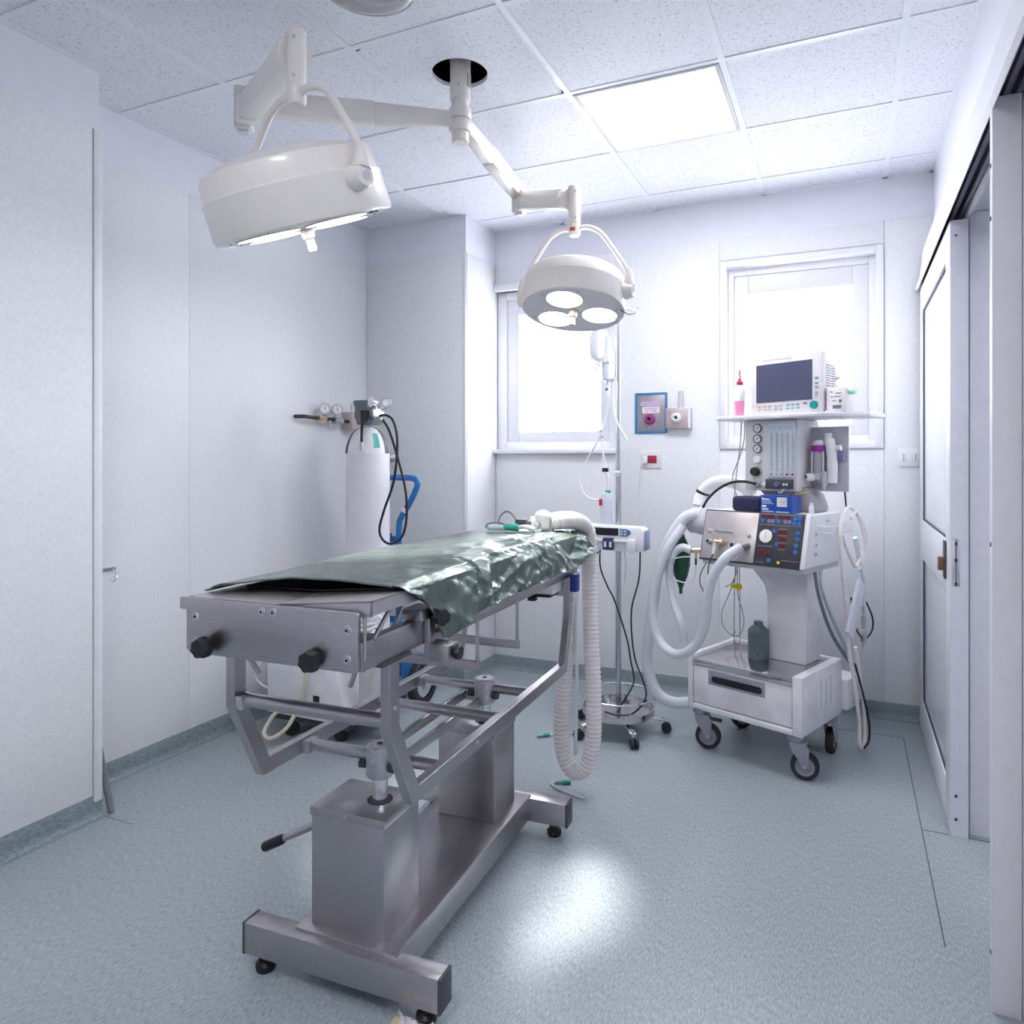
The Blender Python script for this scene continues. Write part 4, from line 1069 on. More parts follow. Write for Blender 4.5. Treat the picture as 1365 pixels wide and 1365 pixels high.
for k, dx in enumerate((0, 0.018)):
    amhose('cable', [(-0.125 + dx, 0.02, 1.528), (-0.135 + dx, 0.03, 1.44), (-0.145 + dx * 0.3, 0.03, 1.36), (-0.160 - dx, 0.03, 1.25), (-0.170 + dx * 2, 0.03, 1.13)], 0.0028, mat('olive_grey_wire', (0.32, 0.33, 0.30), 0.5), ('left' if k == 0 else 'right') + ' one of the two thin wires hanging beneath the shelf left end', 'cable', 6)
# white and dark cables at the right flank
flank = [('white', 0.0075, hose_m, [(0.352, 0.0, 1.062), (0.350, 0.05, 1.125), (0.345, 0.13, 1.135), (0.350, 0.23, 1.075), (0.352, 0.29, 0.99), (0.35, 0.28, 0.91), (0.345, 0.22, 0.85)], 'white cable looped over the bracket at the machine\'s right flank'),
         ('white', 0.0075, hose_m, [(0.356, 0.10, 1.09), (0.352, 0.16, 1.115), (0.350, 0.20, 1.09), (0.355, 0.255, 1.00), (0.352, 0.24, 0.93), (0.348, 0.18, 0.87), (0.345, 0.12, 0.92), (0.348, 0.04, 1.0), (0.352, 0.0, 1.05)], 'second white cable coiled inside the bracket loop'),
         ('white', 0.0085, hose_m, [(0.360, -0.02, 1.085), (0.362, -0.03, 1.0), (0.350, 0.02, 0.86), (0.340, 0.08, 0.74), (0.335, 0.12, 0.60), (0.330, 0.15, 0.48), (0.325, 0.22, 0.34), (0.325, 0.275, 0.16), (0.325, 0.28, 0.05), (0.325, 0.31, 0.02), (0.325, 0.345, 0.06), (0.325, 0.33, 0.22), (0.330, 0.26, 0.40), (0.33, 0.22, 0.50)], 'long white cable hanging in a loop almost to the floor'),
         ('black', 0.005, black, [(0.335, 0.20, 0.43), (0.336, 0.29, 0.28), (0.338, 0.365, 0.12), (0.338, 0.36, 0.04), (0.336, 0.31, 0.02)], 'black cable beside the white loop near the floor'),
         ('grey', 0.008, grey_pl, [(0.27, -0.08, 0.885), (0.290, -0.075, 0.76), (0.300, 0.02, 0.60), (0.310, 0.14, 0.48), (0.315, 0.20, 0.43)], 'grey cable leaving the ventilator underside'),
         ('grey', 0.008, dull_steel, [(0.275, -0.03, 0.885), (0.290, -0.04, 0.78), (0.300, 0.05, 0.64), (0.312, 0.12, 0.54), (0.32, 0.17, 0.45)], 'silver cable inside of the grey one under the ventilator'),
         ('black', 0.0042, black, [(0.350, 0.185, 0.752), (0.345, 0.28, 0.715), (0.345, 0.38, 0.62), (0.345, 0.39, 0.56), (0.345, 0.33, 0.53), (0.342, 0.272, 0.535)], 'black wire looping out beside the chrome connector'),
         ('black', 0.0042, black, [(0.345, 0.13, 0.74), (0.345, 0.15, 0.66), (0.345, 0.20, 0.58), (0.345, 0.26, 0.535)], 'short black wire left of the chrome connector')]
for c_, r_, m_, pts, lb in flank:
    amhose('cable', pts, r_, m_, lb, 'cable', 8)
amhose('cable', [(0.315, 0.135, 1.21), (0.318, 0.140, 1.16), (0.324, 0.13, 1.12)], 0.004, black, 'short black cable under the grey side plate', 'cable', 8)
MB().bar((0.365, 0.20, 0.80), (0.365, 0.055, 0.585), 0.085, 0.018, up=(1, 0, 0)).build('cable_wrap', mat('pale_lilac_wrap', (0.68, 0.68, 0.76), 0.4, var=0.12, nscale=60, stretch=(1, 8, 1)), am, bevel=0.006)
cn = thing('tube_connector', 'clear tube with chrome connector hanging at the machine\'s right', 'connector', AW((0.345, 0.275, 0.48)), -21)
MB().tube(smooth_path([(0.0, 0.0, 0.20), (0.002, 0.005, 0.30), (0, -0.05, 0.42), (0.0, -0.10, 0.52)], 6), 0.010, 10).build('tube', hose_c, cn)
MB().lathe([(0, 0.0), (0.007, 0.0), (0.008, 0.035), (0.013, 0.037), (0.013, 0.09), (0.009, 0.094), (0.009, 0.12), (0.012, 0.125), (0.012, 0.155), (0.008, 0.16), (0.008, 0.20), (0, 0.20)], 16).build('fitting', dull_steel, cn)
B(-0.010, 0.010, -0.016, 0.016, 0.038, 0.070).build('fitting_body', mat('pinkish_grey_metal', (0.42, 0.36, 0.38), 0.4, 0.6), cn, bevel=0.003)
# gas canister on the tray
bt = thing('plastic_bottle', 'grey-blue plastic bottle without cap standing on the steel tray', 'bottle', AW((-0.028, 0.0, 0.424)), -21)
MB().lathe([(0, 0), (0.044, 0), (0.047, 0.006), (0.047, 0.125), (0.044, 0.135), (0.028, 0.150), (0.020, 0.155), (0.020, 0.172), (0, 0.172)], 28).build('body', mat('mottled_grey_blue_plastic', (0.11, 0.15, 0.17), 0.45, var=0.25, nscale=12), bt)
MB().lathe([(0.0205, 0.157), (0.0225, 0.158), (0.0225, 0.162), (0.0205, 0.163)], 20).build('neck_ring', grey_pl, bt)
MB().cyl((0.02, -0.0415, 0.03), (0.021, -0.0445, 0.03), 0.004, n=8).build('stud', black, bt)
# pouch and blue carton on the ventilator
pc = B(-0.100, 0.040, -0.12, -0.02, 1.1125, 1.180).xf(AMM)
tag(pc.build('pouch', mat('dark_navy_fabric', (0.025, 0.022, 0.07), 0.8, var=0.3, nscale=90, bump=0.2), bevel=0.016, seg=3), 'dark navy padded pouch beside the blue carton', 'pouch')
bx = thing('carton', 'blue printed carton with white sticker on top of the ventilator', 'box', AW((0.122, -0.085, 1.1125)), -21)
B(-0.072, 0.072, -0.045, 0.045, 0, 0.078).build('box', mat('blue_carton', (0.01, 0.07, 0.36), 0.4, var=0.15, nscale=20), bx, bevel=0.001)
B(0.005, 0.050, -0.0458, -0.045, 0.030, 0.070).build('sticker', white_pl, bx)
wp = mat('white_print', (0.72, 0.80, 0.92), 0.5)
for i, (xa, xb, za, zb) in enumerate(((-0.066, -0.060, 0.056, 0.068), (-0.059, -0.053, 0.057, 0.065), (-0.052, -0.043, 0.056, 0.064), (-0.042, -0.036, 0.056, 0.063), (-0.034, -0.028, 0.055, 0.062), (-0.066, -0.020, 0.048, 0.051), (-0.066, -0.012, 0.041, 0.043), (-0.066, -0.045, 0.025, 0.034), (-0.066, -0.035, 0.014, 0.020), (-0.066, -0.01, 0.006, 0.009), (0.0, 0.06, 0.005, 0.008))):
    B(xa, xb, -0.0458, -0.045, za, zb).build('print_mark', wp, bx)
for za in (0.062, 0.052, 0.046, 0.038):
    B(0.011, 0.044, -0.0464, -0.0458, za, za + 0.002).build('sticker_line', mat('orange_print', (0.55, 0.25, 0.15), 0.5), bx)
tag(MB().tube([AW(p) for p in [(0.10, -0.06, 1.200), (0.14, -0.02, 1.228), (0.155, -0.01, 1.240)]], 0.007, 8).build('plastic_tube', clear), 'short clear plastic tube leaning on the blue carton', 'tube')
tag(MB().bar(AW((0.155, -0.015, 1.196)), AW((0.22, -0.01, 1.206)), 0.006, 0.004).build('pen', yellow), 'thin yellow stick lying behind the blue carton', 'stick')
vl = tag(MB().lathe([(0, 0), (0.011, 0), (0.011, 0.034), (0.007, 0.040), (0.007, 0.050), (0, 0.050)], 14, AW((0.263, -0.09, 1.1130))).build('clear_vial', hose_c), 'small clear vial standing at the ventilator right edge', 'vial')
# patient monitor
mo = thing('patient_monitor', 'white patient monitor with dark screen on the machine shelf', 'monitor', AW((0.128, -0.045, 1.5505)), -21)
cs_ = mat('warm_white_monitor', (0.80, 0.76, 0.77), 0.4, var=0.02)
MB().prism([(-0.166, 0.0), (0.166, 0.0), (0.168, 0.266), (-0.163, 0.262)], 'Y', -0.012, 0.03).build('bezel', cs_, mo, bevel=0.006)
MB().prism([(0.03, 0.005), (0.19, 0.02), (0.19, 0.20), (0.03, 0.258)], 'X', -0.150, 0.155).build('housing', cs_, mo, bevel=0.010)
scn = MB().prism([(-0.136, 0.054), (0.124, 0.058), (0.124, 0.232), (-0.136, 0.226)], 'Y', -0.0135, -0.008).build('screen', mat('dark_lcd', (0.085, 0.09, 0.16), 0.18, var=0.05, nscale=4), mo)
def key(name, x, z, w, h, m_):
    B(x - w, x + w, -0.0150, -0.011, z - h, z + h).build(name, m_, mo, bevel=0.001)
kt = mat('teal_key', (0.10, 0.36, 0.42), 0.4); kb = mat('pale_blue_key', (0.22, 0.45, 0.55), 0.4); kg = mat('grey_key', (0.45, 0.43, 0.46), 0.4); ky = mat('amber_key', (0.75, 0.45, 0.05), 0.4)
for r_, z in ((0, 0.038), (1, 0.022)):
    for i, x in enumerate((-0.122, -0.094, -0.072, -0.042, -0.020, 0.014, 0.036, 0.060)):
        key('key', x, z + i * 0.0004, 0.007, 0.004, (ky if r_ == 0 else kg) if i == 0 else (kg if i < 5 else kb))
key('key', 0.093, 0.043, 0.008, 0.004, grey_pl)
for i, z in enumerate((0.150, 0.127, 0.110, 0.088, 0.074)):
    key('key', 0.143, z, 0.007, 0.004, kt if i < 3 else kg)
MB().lathe([(0, 0.014), (0.014, 0.014), (0.017, 0.010), (0.018, 0)], 24, (0.132, -0.012, 0.034), (0, -1, 0)).build('jog_knob', mat('teal_knob', (0.0, 0.30, 0.30), 0.35), mo)
B(-0.105, 0.03, -0.0128, -0.0118, 0.243, 0.249).build('printed_name', mat('pale_rose_print', (0.60, 0.52, 0.58), 0.5), mo)
B(-0.150, 0.150, -0.006, 0.10, -0.0004, 0.004).build('foot_strip', darkgrey, mo)
for k in range(9):
    for q in range(2):
        B(0.1545, 0.1556, 0.055 + q * 0.055, 0.10 + q * 0.05, 0.12 + k * 0.011, 0.124 + k * 0.011).build('vent_slot', grey_pl, mo)
MB().cyl((0.155, 0.165, 0.16), (0.175, 0.165, 0.16), 0.007, n=10).build('side_plug', dull_steel, mo)
for z in (0.135, 0.17):
    MB().cyl((-0.150, 0.05, z), (-0.172, 0.05, z - 0.004), 0.006, n=10).build('side_plug', dull_steel, mo)
mc = thing('module_box', 'small white module box standing right of the monitor', 'box', AW((0.345, -0.005, 1.5505)), -21)
B(-0.042, 0.040, -0.03, 0.07, 0, 0.105).build('case', cs_, mc, bevel=0.003)
for x, z, w, h in ((-0.020, 0.086, 0.006, 0.002), (0.010, 0.080, 0.012, 0.0015), (0.005, 0.066, 0.014, 0.0015), (-0.018, 0.066, 0.004, 0.002), (-0.008, 0.048, 0.008, 0.0015), (0.018, 0.046, 0.006, 0.006), (0.004, 0.022, 0.018, 0.007)):
    B(x - w, x + w, -0.0312, -0.03, z - h, z + h).build('print_mark', grey_pl, mc)
MB().cyl((-0.02, 0.02, 0.105), (-0.02, 0.02, 0.118), 0.01, n=10).build('top_cap', white_pl, mc)
MB().lathe([(0, 0), (0.012, 0), (0.012, 0.03), (0, 0.03)], 14, (0.041, 0.0, 0.085), (1, 0, 0)).build('teal_adapter', mat('pale_mint_plastic', (0.45, 0.80, 0.72), 0.3, trans=0.3), mc)
# spray bottle with pink liquid
sb = thing('spray_bottle', 'clear bottle half full of pink liquid with red cap, left of the monitor', 'bottle', AW((-0.098, -0.045, 1.5505)), -21)
MB().lathe([(0, 0.0), (0.020, 0.0), (0.026, 0.065), (0.026, 0.07)], 20).build('pink_liquid', pink_l, sb)
MB().lathe([(0.026, 0.07), (0.030, 0.10), (0.028, 0.125), (0.016, 0.14), (0.011, 0.148), (0, 0.148)], 20).build('bottle_top', mat('milky_plastic', (0.86, 0.86, 0.88), 0.3, trans=0.3), sb)
MB().lathe([(0, 0.146), (0.015, 0.146), (0.015, 0.160), (0.008, 0.164), (0.006, 0.174), (0, 0.174)], 16).build('cap', red_pl, sb)
MB().tube(smooth_path([(0, 0, 0.172), (0.002, 0, 0.185), (-0.002, 0, 0.195), (0.001, 0, 0.205), (0.0, 0, 0.215)], 4), 0.0045, 8).build('nozzle', mat('pink_grey_nozzle', (0.45, 0.28, 0.33), 0.4), sb)
MB().tube(smooth_path([(0, 0, 0.212), (-0.004, 0, 0.226), (-0.014, 0, 0.234)], 4), 0.0045, 8).build('nozzle_tip', white_pl, sb)

# ================================================================== HOSES AND SMALL THINGS ON THE TABLE
def TW(p): return TBM @ V(p)
def ribbed(pts, r, pitch, depth, n=18, sub=12):
    path = resample(smooth_path(pts, sub), pitch / 4)
    rr = [r + depth * (1, 0, -1, 0)[i % 4] for i in range(len(path))]
    return MB().tube(path, rr, n)
hz = thing('corrugated_hose', 'thick white corrugated hose hanging in a long loop off the table end', 'hose', TW((0.22, 0.80, 0.03)), 2.5)
HI = Matrix.Translation((-0.22, -0.80, -0.03))
def hp(pts): return [HI @ V(p) for p in pts]
ribbed(hp([(0.165, 0.60, 1.108), (0.206, 0.66, 1.113), (0.236, 0.74, 1.103), (0.252, 0.82, 1.062), (0.252, 0.855, 0.98), (0.250, 0.86, 0.87), (0.268, 0.83, 0.62), (0.288, 0.80, 0.38), (0.284, 0.795, 0.20), (0.252, 0.79, 0.105), (0.215, 0.785, 0.085), (0.180, 0.785, 0.115), (0.155, 0.785, 0.21), (0.160, 0.785, 0.38), (0.182, 0.785, 0.60), (0.200, 0.78, 0.80), (0.200, 0.77, 0.90)]), 0.0315, 0.0175, 0.0028).build('hose', hose_m, hz, sm=80)
MB().tube(hp([(0.168, 0.602, 1.108), (0.140, 0.59, 1.106)]), 0.036, 20).build('cuff', hose_m, hz)
MB().ball(HI @ V((0.150, 0.585, 1.128)), 0.032, 18, (1, 1, 0.9)).build('end_cap', white_pl, hz)
MB().tube(hp([(0.135, 0.590, 1.106), (0.105, 0.58, 1.104)]), 0.026, 18).build('adapter', white_pl, hz)
tag(MB().tube(smooth_path([TW(p) for p in [(0.225, 0.765, 0.92), (0.222, 0.77, 0.70), (0.226, 0.77, 0.45), (0.222, 0.77, 0.24), (0.218, 0.775, 0.16)]], 8), 0.0075, 8).build('suction_tube', hose_c), 'thin clear tube hanging inside the corrugated hose loop', 'tube')
dv = thing('sensor_adapter', 'small black sensor block with grey cable lying on the drape end', 'sensor', TW((0.075, 0.575, 1.083)), 2.5)
B(-0.028, 0.012, -0.020, 0.020, 0.004, 0.036).build('block', darkgrey, dv, bevel=0.003)
B(0.013, 0.030, -0.014, 0.014, 0.006, 0.030).build('plug', grey_pl, dv, bevel=0.002)
MB().tube(smooth_path([(-0.028, 0, 0.028), (-0.055, 0.01, 0.055), (-0.082, 0.015, 0.062), (-0.105, 0.01, 0.040), (-0.100, 0.0, 0.012), (-0.06, -0.01, 0.008), (-0.09, -0.02, 0.020), (-0.135, -0.02, 0.018), (-0.150, -0.02, 0.004), (-0.135, -0.025, 0.0), (-0.11, -0.03, -0.004)], 8), 0.0035, 8).build('cable', mat('grey_cable', (0.22, 0.23, 0.25), 0.5), dv)
ts = thing('airway_connector', 'clear airway tube with teal green connector lying on the drape', 'tube', TW((0.04, 0.53, 1.080)), 2.5)
MB().tube([V((-0.085, -0.02, 0.010)), V((-0.02, -0.005, 0.010))], 0.011, 12).build('clear_end', mat('pale_aqua_plastic', (0.62, 0.84, 0.82), 0.25, trans=0.3), ts)
MB().tube([V((-0.025, -0.005, 0.011)), V((0.030, 0.005, 0.011))], [0.012, 0.014], 14).build('green_connector', greenp, ts)
for s in (-1, 1):
    MB().tube(smooth_path([(0.028, 0.005, 0.012), (0.06, 0.01 + s * 0.010, 0.014), (0.10, 0.015 + s * 0.018, 0.006)], 6), 0.007, 10).build('clear_tube', hose_c, ts)
# green connectors on the floor
def floor_conn(label, x, y, rz, pts):
    t = thing('green_connector', label, 'connector', (x, y, 0), rz)
    MB().cyl((0, 0, 0.009), (0.034, 0, 0.009), 0.009, 0.008, n=12).build('body', greenp, t)
    MB().cyl((-0.030, 0, 0.008), (0.0, 0, 0.009), 0.007, n=12).build('tip', mat('pale_teal_neck', (0.35, 0.70, 0.66), 0.3), t)
    MB().tube(smooth_path(pts, 6), 0.0045, 8).build('tube', hose_c, t)
floor_conn('teal green tube connector on the floor, left of the hose loop', -1.355, 3.17, 38, [(0.034, 0, 0.009), (0.08, 0.004, 0.007), (0.14, 0.0, 0.006), (0.22, -0.02, 0.006)])
floor_conn('teal green tube connector on the floor under the hose loop', -1.085, 2.745, 20, [(-0.030, 0, 0.008), (-0.045, -0.012, 0.006), (-0.03, -0.04, 0.005), (0.02, -0.085, 0.005), (0.09, -0.13, 0.005)])
# crumpled wrapper under the near foot
wr_ = MB()
rnd = random.Random(5)
nx = 16; vs = []; fs = []
for j in range(nx + 1):
    for i in range(nx + 1):
        u, v = i / nx - 0.5, j / nx - 0.5
        z = 0.004 + 0.016 * abs(noise.noise(V((u * 5, v * 5, 2.0)))) * 2 * (1 - 0.5 * max(abs(u), abs(v)))
        vs.append((-0.935 + u * 0.135 + 0.012 * math.sin(v * 7), 1.395 + v * 0.095 + 0.01 * math.sin(u * 9), z))
for j in range(nx):
    for i in range(nx):
        a = j * (nx + 1) + i
        fs.append((a, a + 1, a + nx + 2, a + nx + 1))
wr_.add(vs, fs)
wm = mat('printed_plastic_wrapper', (0.74, 0.72, 0.76), 0.3, var=0.05)
pw = tag(wr_.build('wrapper', wm), 'crumpled white printed wrapper on the floor by the near table foot', 'wrapper')
pw.modifiers.new('s', 'SOLIDIFY').thickness = 0.001
MB().box(0.022, 0.045, -0.02, -0.012, 0.028, 0.029).build('red_print', mat('orange_print', (0.55, 0.25, 0.15), 0.5), pw)
MB().box(-0.045, -0.030, -0.03, 0.01, 0.027, 0.028).build('yellow_print', mat('ochre_print', (0.60, 0.48, 0.25), 0.5), pw)

# ================================================================== INFUSION STAND
iv = thing('infusion_stand', 'chrome infusion pole on a round wheeled base behind the table', 'infusion stand', (-1.045, 3.40, 0))
MB().lathe([(0, 0.090), (0.172, 0.090), (0.178, 0.094), (0.178, 0.124), (0.174, 0.124), (0.172, 0.100), (0, 0.100)], 40).build('base_pan', mirror, iv)
MB().tube([V((0.178 * math.cos(2 * PI * k / 36), 0.178 * math.sin(2 * PI * k / 36), 0.182)) for k in range(36)], 0.004, 8, closed=True).build('basket_ring', chrome, iv)
for k in range(5):
    a = 2 * PI * k / 5 + 0.3
    MB().cyl((0.177 * math.cos(a), 0.177 * math.sin(a), 0.12), (0.178 * math.cos(a), 0.178 * math.sin(a), 0.182), 0.003, n=8).build('basket_wire', chrome, iv)
for z0, z1, r in ((0.10, 1.28, 0.0135), (1.28, 2.10, 0.0095)):
    MB().cyl((0, 0, z0), (0, 0, z1), r, n=16).build('pole', mat('satin_pole', (0.56, 0.55, 0.60), 0.25, 1.0), iv)
MB().lathe([(0.0135, 1.262), (0.017, 1.266), (0.017, 1.284), (0.0095, 1.292)], 16).build('collar', chrome, iv)
for k in range(4):
    a = R(20 + 90 * k)
    MB().tube(smooth_path([(0, 0, 2.09), (0.05 * math.cos(a), 0.05 * math.sin(a), 2.10), (0.09 * math.cos(a), 0.09 * math.sin(a), 2.085), (0.10 * math.cos(a), 0.10 * math.sin(a), 2.105)], 5), 0.0035, 8).build('hook', chrome, iv)
for k in range(5):
    a = R(-72 * k - 55)
    c, s = math.cos(a), math.sin(a)
    lg = MB().bar((0.08 * c, 0.08 * s, 0.085), (0.225 * c, 0.225 * s, 0.062), 0.030, 0.014).build('leg', chrome, iv, bevel=0.003)
    MB().cyl((0.222 * c, 0.222 * s, 0.048), (0.222 * c, 0.222 * s, 0.075), 0.007, n=10).build('castor_stem', chrome, lg)
    for q in (-0.011, 0.011):
        MB().lathe([(0, -0.008), (0.020, -0.008), (0.024, -0.005), (0.024, 0.005), (0.020, 0.008), (0, 0.008)], 20, (0.235 * c - q * s, 0.235 * s + q * c, 0.024), (-s, c, 0)).build('castor_wheel', rubber, lg)
# infusion pump clamped to the pole
ip = thing('infusion_pump', 'white and blue syringe pump clamped to the infusion pole', 'infusion pump', (-1.05, 3.33, 0.905))
pm = mat('pump_white', (0.74, 0.75, 0.80), 0.3, var=0.02)
MB().prism([(-0.175, 0.030), (-0.160, 0.004), (0.140, 0.0), (0.165, 0.006), (0.168, 0.100), (0.150, 0.118), (-0.150, 0.124), (-0.172, 0.110)], 'Y', -0.045, 0.050).build('housing', pm, ip, bevel=0.006)
bpan = mat('slate_blue_panel', (0.10, 0.17, 0.29), 0.35)
B(-0.160, -0.112, -0.0475, -0.044, 0.078, 0.112).build('key_field', bpan, ip)
B(-0.106, 0.040, -0.0475, -0.044, 0.076, 0.112).build('display', mat('dark_display', (0.02, 0.02, 0.03), 0.15), ip)
MB().prism([(0.047, 0.074), (0.085, 0.074), (0.103, 0.088), (0.100, 0.100), (0.088, 0.108), (0.047, 0.110)], 'Y', -0.0475, -0.044).build('key_field', bpan, ip)
for x, z in ((0.056, 0.098), (0.074, 0.098), (0.056, 0.084), (0.074, 0.084), (-0.146, 0.090), (-0.140, 0.104)):
    B(x - 0.006, x + 0.006, -0.0490, -0.0470, z - 0.004, z + 0.004).build('key', mat('pale_key', (0.60, 0.72, 0.85), 0.4), ip, bevel=0.001)
MB().cyl((-0.10, -0.052, 0.052), (0.09, -0.052, 0.050), 0.009, n=12).build('syringe', hose_c, ip)
MB().cyl((-0.10, -0.052, 0.052), (-0.155, -0.052, 0.052), 0.003, n=8).build('syringe_tip', dull_steel, ip)
B(-0.035, 0.020, -0.066, -0.044, 0.008, 0.066).build('syringe_clamp', mat('navy_clamp', (0.03, 0.04, 0.12), 0.4), ip, bevel=0.006)
for x in (-0.020, 0.006):
    B(x - 0.006, x + 0.006, -0.0675, -0.065, 0.022, 0.048).build('clamp_window', pm, ip)
B(0.085, 0.130, -0.070, -0.044, 0.0, 0.062).build('pusher', pm, ip, bevel=0.008)
B(0.155, 0.172, -0.040, 0.048, 0.008, 0.104).build('side_cheek', mat('blue_grey_cheek', (0.22, 0.27, 0.45), 0.4), ip, bevel=0.005)
B(-0.012, 0.024, 0.050, 0.095, 0.02, 0.075).build('pole_clamp', darkgrey, ip, bevel=0.004)
def wtube(name, pts, r, m_, label, cat, n=8, sub=8):
    return tag(MB().tube(smooth_path(pts, sub), r, n).build(name, m_), label, cat)
wtube('cable', [(-1.116, 3.325, 0.915), (-1.116, 3.33, 0.817), (-1.080, 3.33, 0.727), (-1.042, 3.33, 0.656), (-0.985, 3.34, 0.48), (-0.968, 3.35, 0.37), (-0.956, 3.36, 0.26), (-1.012, 3.345, 0.15), (-1.028, 3.335, 0.112)], 0.0042, black, 'black cable from the pump\'s left side into the base pan', 'cable')
wtube('cable', [(-0.913, 3.325, 0.915), (-0.921, 3.33, 0.775), (-0.960, 3.34, 0.625), (-0.964, 3.36, 0.479), (-0.943, 3.35, 0.371), (-0.905, 3.34, 0.286), (-0.895, 3.36, 0.197), (-0.945, 3.33, 0.125), (-1.02, 3.30, 0.112), (-1.09, 3.32, 0.112)], 0.0042, black, 'black cable from the pump\'s right side curling in the base pan', 'cable')
wtube('drip_tube', [(-0.994, 3.330, 0.910), (-0.986, 3.33, 0.84), (-0.994, 3.33, 0.748)], 0.003, mat('grey_clear_tube', (0.50, 0.53, 0.60), 0.3), 'short grey tube end dangling below the pump', 'tube', 6)
# drip bag, bottle and drip lines
bg = thing('drip_bag', 'clear drip bag hanging on the pole in front of the left window', 'drip bag', (-1.145, 3.40, 1.84))
mbag = mat('frosted_clear_bag', (0.86, 0.89, 0.94), 0.2, var=0.03, trans=0.5)
MB().lathe([(0, 0.0), (0.012, 0.0), (0.045, 0.02), (0.052, 0.06), (0.050, 0.13), (0.036, 0.16), (0, 0.165)], 20).xf(Matrix.Diagonal((1, 0.4, 1, 1))).build('bag', mbag, bg)
MB().cyl((0, 0, -0.03), (0, 0, 0.003), 0.006, n=10).build('spike', white_pl, bg)
MB().tube([V((0, 0, 0.163)), V((0.005, 0, 0.25))], 0.003, 6).build('loop', white_pl, bg)
for z in (-0.02, -0.045):
    MB().ball((-0.012, -0.006, z + 0.01), 0.007, 8).build('port_clip', dull_steel, bg)
bo = thing('drip_bottle', 'clear drip bottle in a wire holder on the pole', 'bottle', (-1.085, 3.365, 1.715))
MB().lathe([(0, 0.0), (0.012, 0.0), (0.014, 0.015), (0.030, 0.03), (0.034, 0.05), (0.034, 0.13), (0.022, 0.17), (0.018, 0.24), (0, 0.245)], 20).build('bottle', mbag, bo)
for z in (0.03, 0.11):
    MB().tube([V((0.037 * math.cos(2 * PI * k / 20), 0.037 * math.sin(2 * PI * k / 20), z)) for k in range(20)], 0.002, 6, closed=True).build('wire_ring', chrome, bo)
for k in (0, 1, 2):
    a = 2 * PI * k / 3
    MB().cyl((0.037 * math.cos(a), 0.037 * math.sin(a), 0.02), (0.037 * math.cos(a), 0.037 * math.sin(a), 0.20), 0.002, n=6).build('holder_wire', chrome, bo)
MB().cyl((0, 0, -0.045), (0, 0, 0.002), 0.006, n=10).build('drip_chamber', clear, bo)
MB().ball((-0.006, -0.012, -0.02), 0.008, 8).build('clip', grey_pl, bo)
tw = mat('milky_drip_line', (0.84, 0.85, 0.88), 0.3, var=0.02)
wtube('drip_line', [(-1.085, 3.365, 1.668), (-1.089, 3.375, 1.62), (-1.105, 3.38, 1.55), (-1.129, 3.38, 1.489), (-1.150, 3.38, 1.44), (-1.190, 3.38, 1.37), (-1.232, 3.38, 1.30), (-1.245, 3.38, 1.243), (-1.216, 3.38, 1.172), (-1.161, 3.38, 1.145), (-1.112, 3.38, 1.168), (-1.093, 3.38, 1.245), (-1.110, 3.385, 1.339), (-1.127, 3.39, 1.41), (-1.127, 3.39, 1.47)], 0.0038, tw, 'white drip line hanging in a big loop left of the pole', 'drip line')
wtube('drip_line', [(-1.145, 3.40, 1.805), (-1.147, 3.40, 1.70), (-1.143, 3.40, 1.584), (-1.132, 3.405, 1.49), (-1.130, 3.405, 1.30), (-1.132, 3.40, 1.06)], 0.003, tw, 'thin straight drip line falling from the drip bag', 'drip line')
for i, (x, z) in enumerate(((-1.128, 1.492), (-1.121, 1.462))):
    tag(B(x - 0.008, x + 0.008, 3.368, 3.384, z - 0.006, z + 0.006).build('line_clamp', dull_steel, bevel=0.003), ('upper' if i == 0 else 'lower') + ' small roller clamp on the drip line', 'clamp')
wtube('drip_line', [(-1.055, 3.375, 1.95), (-1.050, 3.375, 1.85), (-1.062, 3.375, 1.76), (-1.058, 3.37, 1.62), (-1.044, 3.37, 1.536), (-0.990, 3.37, 1.442)], 0.0042, tw, 'white tube end sticking out to the right of the pole', 'tube')
sp = thing('trigger_bottle', 'white bottle with red label and black trigger hung on the pole', 'bottle', (-1.095, 3.365, 1.035))
MB().prism([(-0.028, 0.0), (0.024, 0.0), (0.026, 0.12), (0.010, 0.150), (-0.018, 0.150), (-0.032, 0.12)], 'Y', -0.02, 0.02).build('body', mat('lilac_white_plastic', (0.64, 0.66, 0.78), 0.35, var=0.04), sp, bevel=0.006)
B(-0.0335, -0.016, -0.0212, 0.005, 0.085, 0.118).build('label', red_pl, sp, bevel=0.001)
B(-0.006, 0.018, -0.012, 0.012, 0.148, 0.162).build('green_cap', greenp, sp, bevel=0.003)
MB().tube(smooth_path([(0.006, 0, 0.160), (0.010, 0, 0.20), (0.006, 0, 0.235), (-0.010, 0, 0.255)], 6), 0.010, 10).build('pump_neck', white_pl, sp)
B(-0.022, 0.008, -0.010, 0.010, 0.250, 0.272).build('trigger', black, sp, bevel=0.004)

